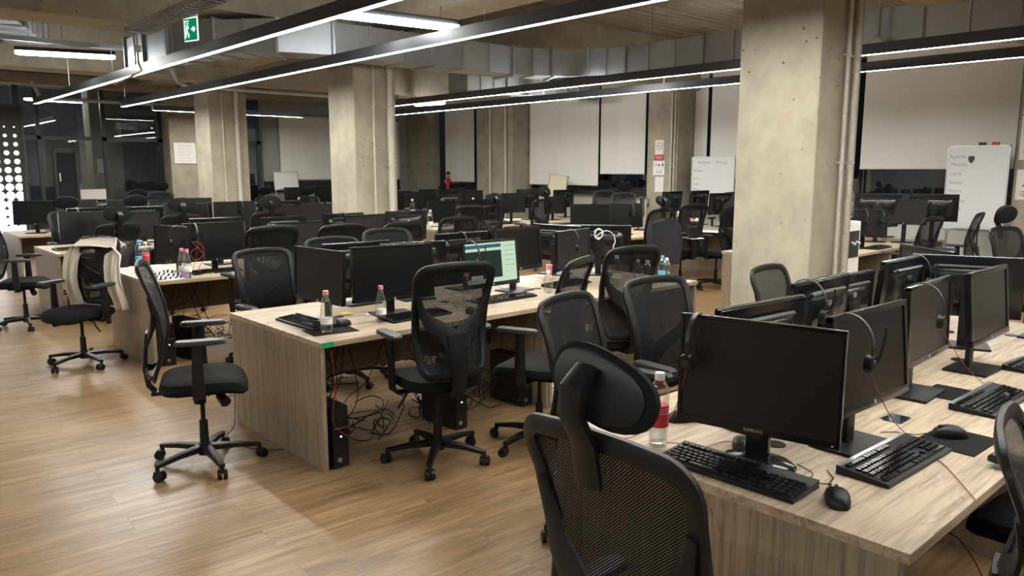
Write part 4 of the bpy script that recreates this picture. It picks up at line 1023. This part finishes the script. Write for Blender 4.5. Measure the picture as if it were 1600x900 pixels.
c0 = Vector(mN.location)+bk*.075; c0.z = 1.125
curve_obj('white_cable', coil(c0+ux*.0, ux, .04, 4, 3)+[c0-ux*.06+Vector((0, 0, .03)), c0-ux*.13+Vector((0, 0, 0)), c0-ux*.15-Vector((0, 0, .07)), c0-ux*.135-Vector((0, 0, .11)), c0-ux*.15-Vector((0, 0, .2))], .0045, 'white', 'coiled white cable hanging on the wide monitor back', 'cable')
curve_obj('red_wire_tangle', [(2.59, 7.14, 1.0), (2.51, 7.13, .95), (2.55, 7.13, .88), (2.63, 7.13, .93), (2.61, 7.13, 1.02), (2.53, 7.13, 1.05), (2.59, 7.13, .98), (2.63, 7.12, .90), (2.57, 7.12, .80), (2.61, 7.10, .758)], .003, 'red_wire', 'tangled red wires hanging before the third row monitor', 'cable')
curve_obj('red_cable', [d3(1165, 692), d3(1130, 690), d3(1095, 700), d3(1065, 693), d3(1040, 692)], .0018, 'red_wire', 'thin red cable lying between keyboard and corner monitor', 'cable')
curve_obj('black_cable', [d3(1245, 725), d3(1270, 740), d3(1262, 752), d3(1300, 757)], .002, 'plastic', 'short black cable between the two front keyboards', 'cable')
curve_obj('orange_cable', [(2.06, 3.775, .70), (2.07, 3.76, .5), (2.05, 3.765, .3), (2.11, 3.74, .21), (2.15, 3.745, .2)], .002, 'red_wire', 'thin reddish cable running down the second desk end to the computer', 'cable')
curve_obj('floor_cable', [(1.955, 4.9, .28), (1.90, 4.8, .05), (1.80, 4.7, .006), (1.86, 4.4, .006), (1.99, 4.28, .006)], .003, 'plastic', 'thin black cable on the floor beside the second desk panel', 'cable')
# computers under the desks
@proto
def pc_proto(k):
    t = empty('computer_tower'); W, D, H = .10, .34, .36
    MB().box((0, 0, H/2+.004), (W, D, H), bevel=.004).build('tower_case', 'plastic', t, smooth=False)
    MB().box((0, -D/2-.006, H/2+.004), (W-.002, .014, H-.004), bevel=.003).build('front_cover', 'plastic_gloss', t, smooth=False)
    MB().box((0, -D/2-.0135, H*.66), (W*.8, .002, .003)).build('drive_slot', 'silver', t, smooth=False)
    MB().cyl((0, -D/2-.0125, H*.52), (0, -D/2-.016, H*.52), .004, n=10).build('power_light', 'led', t)
    MB().cyl((-.012, -D/2-.0125, .05), (-.012, -D/2-.016, .05), .014, n=18).build('logo_disc', 'silver', t)
    return t
def pc(x, y, deg, label, sx=1): t = tag(put(pc_proto(0), x, y, deg, 0), label, 'computer', 'black computer towers'); t.scale = (sx, 1, 1); return t
pc(2.11, 3.97, 0, 'black computer tower with blue light at the second desk end')
pc(3.02, 4.02, 4, 'black computer tower behind the centre chair'); pc(2.20, 7.05, -4, 'black computer tower under the corner of the third desk row'); pc(2.42, 7.10, 8, 'second black computer tower under the third desk row'); pc(2.2, 10.15, 0, 'black computer tower under the fourth desk row end')
pc(2.30, 1.05, 3, 'black computer tower under the front desk'); pc(3.7, 4.1, 0, 'black computer tower under the second desk right of the centre chair')
# cable tangles under the desks: nobody could count them
def tangle(x, y, sx, sy, h, n, label, seed, mat='plastic', drop=True):
    rnd = random.Random(seed); m = MB()
    for k in range(n):
        pts = [Vector((rnd.uniform(-sx, sx), rnd.uniform(-sy, sy), (.70 if drop and k % 3 == 0 else rnd.uniform(.01, h))))]
        for q in range(6):
            l = pts[-1]; pts.append(Vector((max(-sx, min(sx, l.x+rnd.uniform(-.18, .18))), max(-sy, min(sy, l.y+rnd.uniform(-.12, .12))), max(.008, min(.7, l.z*.55+rnd.uniform(-.05, h*.5))))))
        Q = []
        for i in range(len(pts)-1):
            p0, p1, p2, p3 = pts[max(i-1, 0)], pts[i], pts[i+1], pts[min(i+2, len(pts)-1)]
            for j in range(4):
                t = j/4; v_ = .5*((2*p1)+(p2-p0)*t+(2*p0-5*p1+4*p2-p3)*t*t+(3*p1-p0-3*p2+p3)*t**3); v_.z = max(.006, v_.z); Q.append(v_)
        m.tube(Q, rnd.choice((.003, .004, .0025)), 5)
    o = m.build('cable_tangle', mat); o.location = (x, y, 0); return tag(o, label, 'cables', kind='stuff')
tangle(2.42, 4.15, .25, .18, .22, 16, 'tangle of black cables behind the computer at the second desk end', 1)
tangle(3.25, 4.15, .32, .15, .30, 24, 'dense tangle of black cables below the second desk right of the centre chair', 2)
tangle(2.60, 7.25, .38, .2, .35, 26, 'tangle of black cables under the third desk row', 3)
tangle(4.1, 4.2, .35, .2, .3, 16, 'tangle of black cables under the second desk further right', 4)
tangle(2.7, 1.0, .35, .25, .3, 14, 'tangle of black cables under the front desk', 5)
tangle(2.6, 5.6, .5, .35, .04, 9, 'black cables lying on the floor behind the second desk', 6, drop=False)
ps_ = empty('power_socket', (2.62, ROWY[1]+.2, .55)); tag(ps_, 'small black power box hanging under the front desk corner', 'power socket')
MB().box((0, 0, 0), (.07, .05, .03), bevel=.005).build('socket_box', 'plastic_grey', ps_); MB().tube([(0, 0, .015), (.0, .03, .1), (-.02, .06, .168)], .003, 5).build('socket_cable', 'plastic', ps_)
MB().box((.0, -.035, -.03), (.03, .02, .03), bevel=.004).build('plug', 'white', ps_)
# ---------------------------------------------------------------- garments
def drape(ch, name, mat, label, cat, legs, seed, wid=.17, sc=1.0, fill=False):
    """cloth laid over a chair back: follows the top edge and hangs down both sides"""
    rnd = random.Random(seed); top = 1.185*ch.scale.z
    def f(u, v):
        s = 2*u-1; aL, aR = legs
        # centre line of an upside-down U
        if abs(s) < .32: x = s/.32*.20; z = top-.006*(x/.2)**2; wx, wz = 0, 1
        else:
            k = (abs(s)-.32)/.68; sg = 1 if s > 0 else -1; Lg = aR if s > 0 else aL
            a = min(1, k*6); x = sg*(.20+.030*math.sin(a*PI/2)+.03*k); z = top-.03*a-Lg*k; wx, wz = 1, 0
        q = (v-.5); fold = .016*math.sin(13*v+4*s+rnd_ph)+.012*math.sin(27*v+2.2*s)
        kk = min(1, max(0, (abs(s)-.30)/.15))
        # across: at the top the cloth runs front to back, on the legs it hangs as a strip beside the frame
        yb = bx_(min(.24, abs(x)), min(1.18, max(.55, z/ch.scale.z)))
        yt = yb+q*wid*1.1; zt = z-abs(q)*.55*wid-.05*abs(q)
        xl = x-(.55-v)*wid*(.9 if x > 0 else -.9)*.9; 
        X = x*(1-kk)+xl*kk; Y = yt*(1-kk)+(yb+.035+fold)*kk; Z = (zt+fold*.3)*(1-kk)+(z+.006*math.sin(14*v))*kk
        return Vector((X, Y, Z))
    rnd_ph = rnd.uniform(0, 6)
    o = MB().grid(f, 90, 22).build(name, mat, thick=.004); o.location = ch.location; o.rotation_euler = ch.rotation_euler
    return tag(o, label, cat)
drape(c2, 'shirt', 'cloth', 'cream shirt draped over the back of a black chair with its sleeves hanging down', 'shirt', (.60, .74), 4, .20)
# jacket: a closed garment hanging behind the chair back
def jacket(ch):
    t = empty('jacket', ch.location); t.rotation_euler = ch.rotation_euler; tag(t, 'black jacket hanging over the back of a headrest chair', 'jacket')
    def f(u, v):
        a = 2*PI*u; z = 1.06-.60*v; w_ = .245+.03*math.sin(3*v)+.02*v; d = .055+.05*v
        x = w_*math.copysign(abs(math.cos(a))**.7, math.cos(a)); y = -.26+prof(max(.55, min(1.18, z)))*.2+d*math.sin(a)+.012*math.sin(7*a+5*v)
        return Vector((x, y-.02, z-.05*(abs(x)/.25)**2*(1-v)))
    m = MB(); g = []
    for j in range(19): g.append(m.ring([f(k/40, j/18) for k in range(40)]))
    m.skin(g); m.build('jacket_body', 'jacket', t)
    for s in (-1, 1): MB().sweep([(s*.22, -.28, 1.02), (s*.275, -.31, .92), (s*.29, -.33, .75), (s*.275, -.32, .5)], [.10, .12, .11, .09], [.06, .08, .08, .07], (0, 1, 0), n=10, ex=.9).build('sleeve', 'jacket', t)
    return t
jacket(cj)
bw = empty('hair_bow', (0, 0, 0)); q = at(1087, 343, .98); d_ = FW+RT*((1087-800)/FPX)+UP*((450-343)/FPX); k_ = (8.85)/(d_.x); bw.location = (xat(1088, 6.2)+.0, 6.205, 1.0); bw.rotation_euler[2] = -.5; tag(bw, 'pink bow tied to the mesh back of a chair', 'bow')
for s in (-1, 1): MB().sweep([(0, 0, 0), (s*.03, 0, .014), (s*.055, 0, .004)], [.012, .05, .06], [.01, .03, .02], (0, 1, 0), n=8, ex=.9).build('bow_loop', 'pink' if s < 0 else 'white', bw)
MB().box((0, 0, 0), (.02, .02, .02), bevel=.005).build('bow_knot', 'pink', bw)
# sticker on the centre chair
st_ = MB().box((0, 0, 0), (.075, .002, .022)).build('chair_sticker', 'alu', c4, smooth=False); st_.location = (.13, prof(1.10)+.30*.13*.13-.009, 1.095); st_.rotation_euler = (.35, 0, .05)
# ---------------------------------------------------------------- along the windows
def whiteboard(x, y, z0, w_, h, rz, tilt, label, lines, big=False):
    t = empty('whiteboard', (x, y, z0), rz); tag(t, label, 'whiteboard')
    t.rotation_euler[0] = tilt
    MB().box((0, 0, h/2), (w_, .012, h)).build('board', 'board', t, smooth=False)
    m = MB()
    for s in (-1, 1): m.box((s*w_/2, 0, h/2), (.018, .022, h+.018)); m.box((0, 0, h/2+s*h/2), (w_+.018, .022, .018))
    m.build('board_frame', 'alu', t, smooth=False)
    MB().box((0, -.03, .02), (w_*.6, .05, .012)).build('pen_tray', 'alu', t, smooth=False)
    for txt, px_, pz, s in lines: text_mesh(txt, s, 'handwriting', 'ink_grey', t, face_mat((px_, -.0068, pz)), .0002, 'LEFT')
    return t
FX = -PI/2   # faces -X
wb1 = whiteboard(11.98, 3.64, .86, .76, 1.16, FX, 0, 'tall white whiteboard with handwriting at the right beside the safety posters',
    [('Agenda', -.36, 1.02, .07), ('Monaks', -.34, .91, .07), ('Lordi', -.34, .78, .07), ('Simon', -.34, .66, .07), ('Fitore', -.34, .54, .07), ('Endrin', -.34, .40, .085), ('Klevis', -.36, .30, .085)])
for s in (-1, 1): MB().box((s*.33, .02, -.43), (.03, .03, .86)).build('board_leg', 'alu', wb1, smooth=False); MB().box((s*.33, 0, -.845), (.04, .45, .03)).build('board_foot', 'alu', wb1, smooth=False)
MB().prism([(-.035, .045), (.035, .045), (.04, .0), (.02, -.04), (0, -.055), (-.02, -.04), (-.04, 0)], 0, .002, face_mat((-.08, -.008, .98))).build('drawn_emblem', 'ink', wb1, smooth=False)
for dx, mt, l in ((-.05+.15, 'plastic_grey', 'dark marker box on the top edge of the right whiteboard'), (.26, 'red', 'reddish sponge on the top edge of the right whiteboard')):
    o = MB().box((0, 0, .02), (.09, .03, .04), bevel=.005).build('board_eraser', mt); o.location = (11.98, 3.70-dx, 2.030); o.rotation_euler = (0, 0, FX); tag(o, l, 'eraser')
wb2 = whiteboard(12.22, 8.03, 1.0, .90, .93, FX, 0, 'whiteboard with a handwritten list standing left of the big pillar',
    [('Pandemic', -.32, .83, .07), ('Torre Q', .05, .83, .07), ('Monaka', -.42, .68, .065), ('Seliver', -.42, .54, .06), ('Sergo', -.42, .44, .06), ('Mitrun', -.42, .34, .06)])
for s in (-1, 1): MB().box((s*.38, .02, -.5), (.03, .03, 1.0)).build('board_leg', 'alu', wb2, smooth=False); MB().box((s*.38, 0, -.985), (.04, .45, .03)).build('board_foot', 'alu', wb2, smooth=False)
wb3 = whiteboard(xat(447, 17.6), 17.6, 1.22, .62, .42, 0, -.12, 'small whiteboard leaning on the far wall left of the middle pillar', [])
for s in (-1, 1): MB().box((s*.28, .02, -.61), (.02, .02, 1.22)).build('board_leg', 'alu', wb3, smooth=False)
ea = empty('folding_board', (12.05, 11.9, .95), FX); tag(ea, 'cream board with metal frame tilted against the blind left of the pillar with signs', 'board')
ea.rotation_euler[0] = -.1; ea.rotation_euler[1] = .12
MB().box((0, 0, .32), (.52, .02, .62)).build('board_panel', 'cream', ea, smooth=False); m = MB()
for s in (-1, 1): m.box((s*.27, -.01, .32), (.025, .03, .66)); m.box((0, -.01, .32+s*.32), (.56, .03, .025))
m.build('board_frame', 'alu', ea, smooth=False)
for s in (-1, 1): MB().box((s*.26, 0, -.47), (.025, .025, .96)).build('board_leg', 'alu', ea, smooth=False)
def sheet(x, y, z, w_, h, rz, label, name='wall_paper_notice', lines=6, off=0):
    t = empty(name, (x, y, z), rz); tag(t, label, 'notice'); MB().box((0, 0, 0), (w_, .002, h)).build('paper_sheet', 'paper', t, smooth=False)
    m = MB()
    for k in range(lines): m.box((-.02*w_*(k % 3), -.0014, h*.36-k*h*.72/max(1, lines-1)), (w_*.7*(1-.12*(k % 3)), .0006, h*.012))
    m.build('printed_lines', 'ink_grey', t, smooth=False); return t
PX = 12.07
sg = sheet(PX, 9.13, 2.12, .20, .27, FX, 'no smoking notice on the pillar with the red sign', 'no_smoking_sign', 1)
def ringmesh(parent, name, mat, r0, r1, c, n=28, bar=False):
    m = MB(); R4 = face_mat(c); a = []
    for r, z in ((r0, 0), (r1, 0), (r1, .0012), (r0, .0012)): a.append(m.ring([R4 @ Vector((r*math.cos(2*PI*k/n), r*math.sin(2*PI*k/n), z)) for k in range(n)]))
    m.skin(a, loop=True)
    if bar: m.prism([(-r1*.7, r1*.62), (-r1*.62, r1*.7), (r1*.7, -r1*.62), (r1*.62, -r1*.7)], 0, .0012, R4)
    return m.build(name, mat, parent, smooth=False)
ringmesh(sg, 'prohibition_ring', 'red', .058, .068, (0, -.0022, .02), bar=True); MB().box((-.005, -.0018, .02), (.06, .0012, .008)).build('cigarette', 'ink', sg, smooth=False)
rs = empty('red_sign', (PX, 9.13, 1.925), FX); tag(rs, 'red sign with white lettering below the no smoking notice', 'sign')
MB().box((0, 0, 0), (.20, .003, .095)).build('sign_plate', 'red', rs, smooth=False); text_mesh('EMERGENCY\nNUMBERS', .030, 'lettering', 'paper', rs, face_mat((0, -.002, 0)), .0004)
em = empty('emergency_sign', (PX, 9.13, 1.73), FX); tag(em, 'white sign reading 112 below the red sign', 'sign')
MB().box((0, 0, 0), (.27, .003, .27)).build('sign_plate', 'paper', em, smooth=False); text_mesh('112', .085, 'lettering', 'ink', em, face_mat((0, -.002, -.075)), .0004)
ringmesh(em, 'small_ring', 'red', .026, .034, (-.085, -.002, .065)); MB().box((.0, -.002, .055), (.055, .001, .028)).build('icon', 'ink', em, smooth=False); MB().box((.09, -.002, .06), (.03, .001, .065)).build('icon', 'ink', em, smooth=False)
sheet(PX, 9.11, 1.42, .20, .29, FX, 'white printed page below the 112 sign')
sheet(6.05, 17.13, 2.05, .46, .44, 0, 'white notice on the pale pillar by the glass wall', lines=8)
sheet(4.80, 18.58, 1.78, .24, .30, 0, 'small white notice on the pillar behind the glass wall', lines=3)
def poster(z, h, lab, kind):
    t = empty('safety_poster', (PX, 2.93, z), FX); tag(t, lab, 'poster', 'safety posters on the right pillar'); w_ = .50
    MB().box((0, 0, 0), (w_, .003, h)).build('poster_sheet', 'paper', t, smooth=False)
    m = MB()
    def man(cx, cz, s, arm):
        R4 = face_mat((cx, -.002, cz))
        m.prism([(s*.12*math.cos(k*PI/4), .42*s+s*.12*math.sin(k*PI/4)) for k in range(8)], 0, .001, R4)
        m.prism([(-.2*s, .27*s), (.2*s, .27*s), (.16*s, -.2*s), (-.16*s, -.2*s)], 0, .001, R4)
        m.prism([(.16*s, .27*s), (.42*s, .27*s+arm*s), (.42*s, .18*s+arm*s), (.16*s, .14*s)], 0, .001, R4)
        m.prism([(-.16*s, .27*s), (-.36*s, -.05*s), (-.30*s, -.1*s), (-.16*s, .12*s)], 0, .001, R4)
    if kind == 0:
        man(-.08, .20, .16, -.3); man(-.09, .02, .15, .1); man(-.10, -.14, .14, .2); man(.12, .18, .15, .2); man(.12, -.02, .15, -.2)
    if kind == 1:
        man(-.17, .1, .10, .1); man(-.17, -.02, .10, -.1); m.box((.04, -.002, .02), (.30, .001, .035)); m.box((.04, -.002, -.16), (.18, .001, .012))
    if kind == 2:
        man(-.12, -.02, .17, .2); m.box((-.02, -.002, -.06), (.015, .001, .16)); m.box((-.08, -.002, -.15), (.16, .001, .008)); m.box((.1, -.002, .02), (.12, .001, .09))
    for k in range(3): m.box((-.03, -.002, -h*.36+k*.025), (.34, .0008, .006))
    m.build('pictograms', 'ink', t, smooth=False)
    if kind == 1: text_mesh('TOOLS', .085, 'lettering', 'ink', t, face_mat((.02, -.002, .19)), .0003)
    if kind == 2: text_mesh('POSTURA NE PUNE\nNE TAVOLINE', .034, 'lettering', 'ink', t, face_mat((-.02, -.002, .15)), .0003)
    if kind == 0: text_mesh('SAFETY', .03, 'lettering', 'ink', t, face_mat((-.02, -.002, .29)), .0003)
    return t
poster(2.75, .64, 'topmost of three safety posters on the pillar at the right edge', 0); poster(2.12, .58, 'middle of three safety posters on the pillar at the right edge', 1); poster(1.50, .40, 'lowest of three safety posters on the pillar at the right edge', 2)
# water cooler beside the big pillar
wc = empty('water_cooler', (7.48, 3.46, 0)); tag(wc, 'white water cooler with blue bottle beside the right edge of the big pillar', 'water cooler')
MB().box((0, 0, .60), (.32, .32, 1.20), bevel=.02).build('cooler_body', 'white', wc); MB().box((0, -.163, .98), (.24, .01, .26), bevel=.004).build('tap_panel', 'plastic_grey', wc)
for s in (-1, 1): MB().cyl((s*.05, -.168, 1.0), (s*.05, -.21, .985), .012, n=10).build('tap', 'white', wc)
MB().lathe([(.04, 1.20), (.09, 1.215), (.135, 1.25), (.135, 1.33), (.128, 1.34), (.135, 1.35), (.135, 1.46), (.128, 1.47), (.12, 1.50), (.002, 1.51)], n=24).build('water_bottle', 'acrylic', wc)
# nutcracker like figurine on the farthest row
fg = empty('red_figurine', (xat(700, 15.1), 15.1, 1.22)); 
fg.location = (xat(700, 16.3), 16.3, TZ); tag(fg, 'small red figurine with black hair standing high on the farthest desk', 'figurine')
MB().box((0, 0, .19), (.16, .16, .38), bevel=.01).build('figurine_stand', 'paper', fg)
MB().lathe([(.05, .38), (.045, .5), (.06, .58), (.075, .68), (.05, .72), (.02, .74), (.02, .76)], n=14).build('figurine_body', 'red', fg)
MB().lathe([(.002, .76), (.045, .78), (.05, .81), (.04, .84), (.002, .85)], n=14).build('figurine_head', 'pink', fg)
MB().lathe([(.002, .82), (.055, .83), (.055, .86), (.04, .89), (.002, .90)], n=14).build('figurine_hair', 'plastic', fg)
for s in (-1, 1): MB().tube([(s*.06, 0, .68), (s*.13, -.02, .64), (s*.10, -.06, .60)], .02, 8).build('figurine_arm', 'pink', fg)
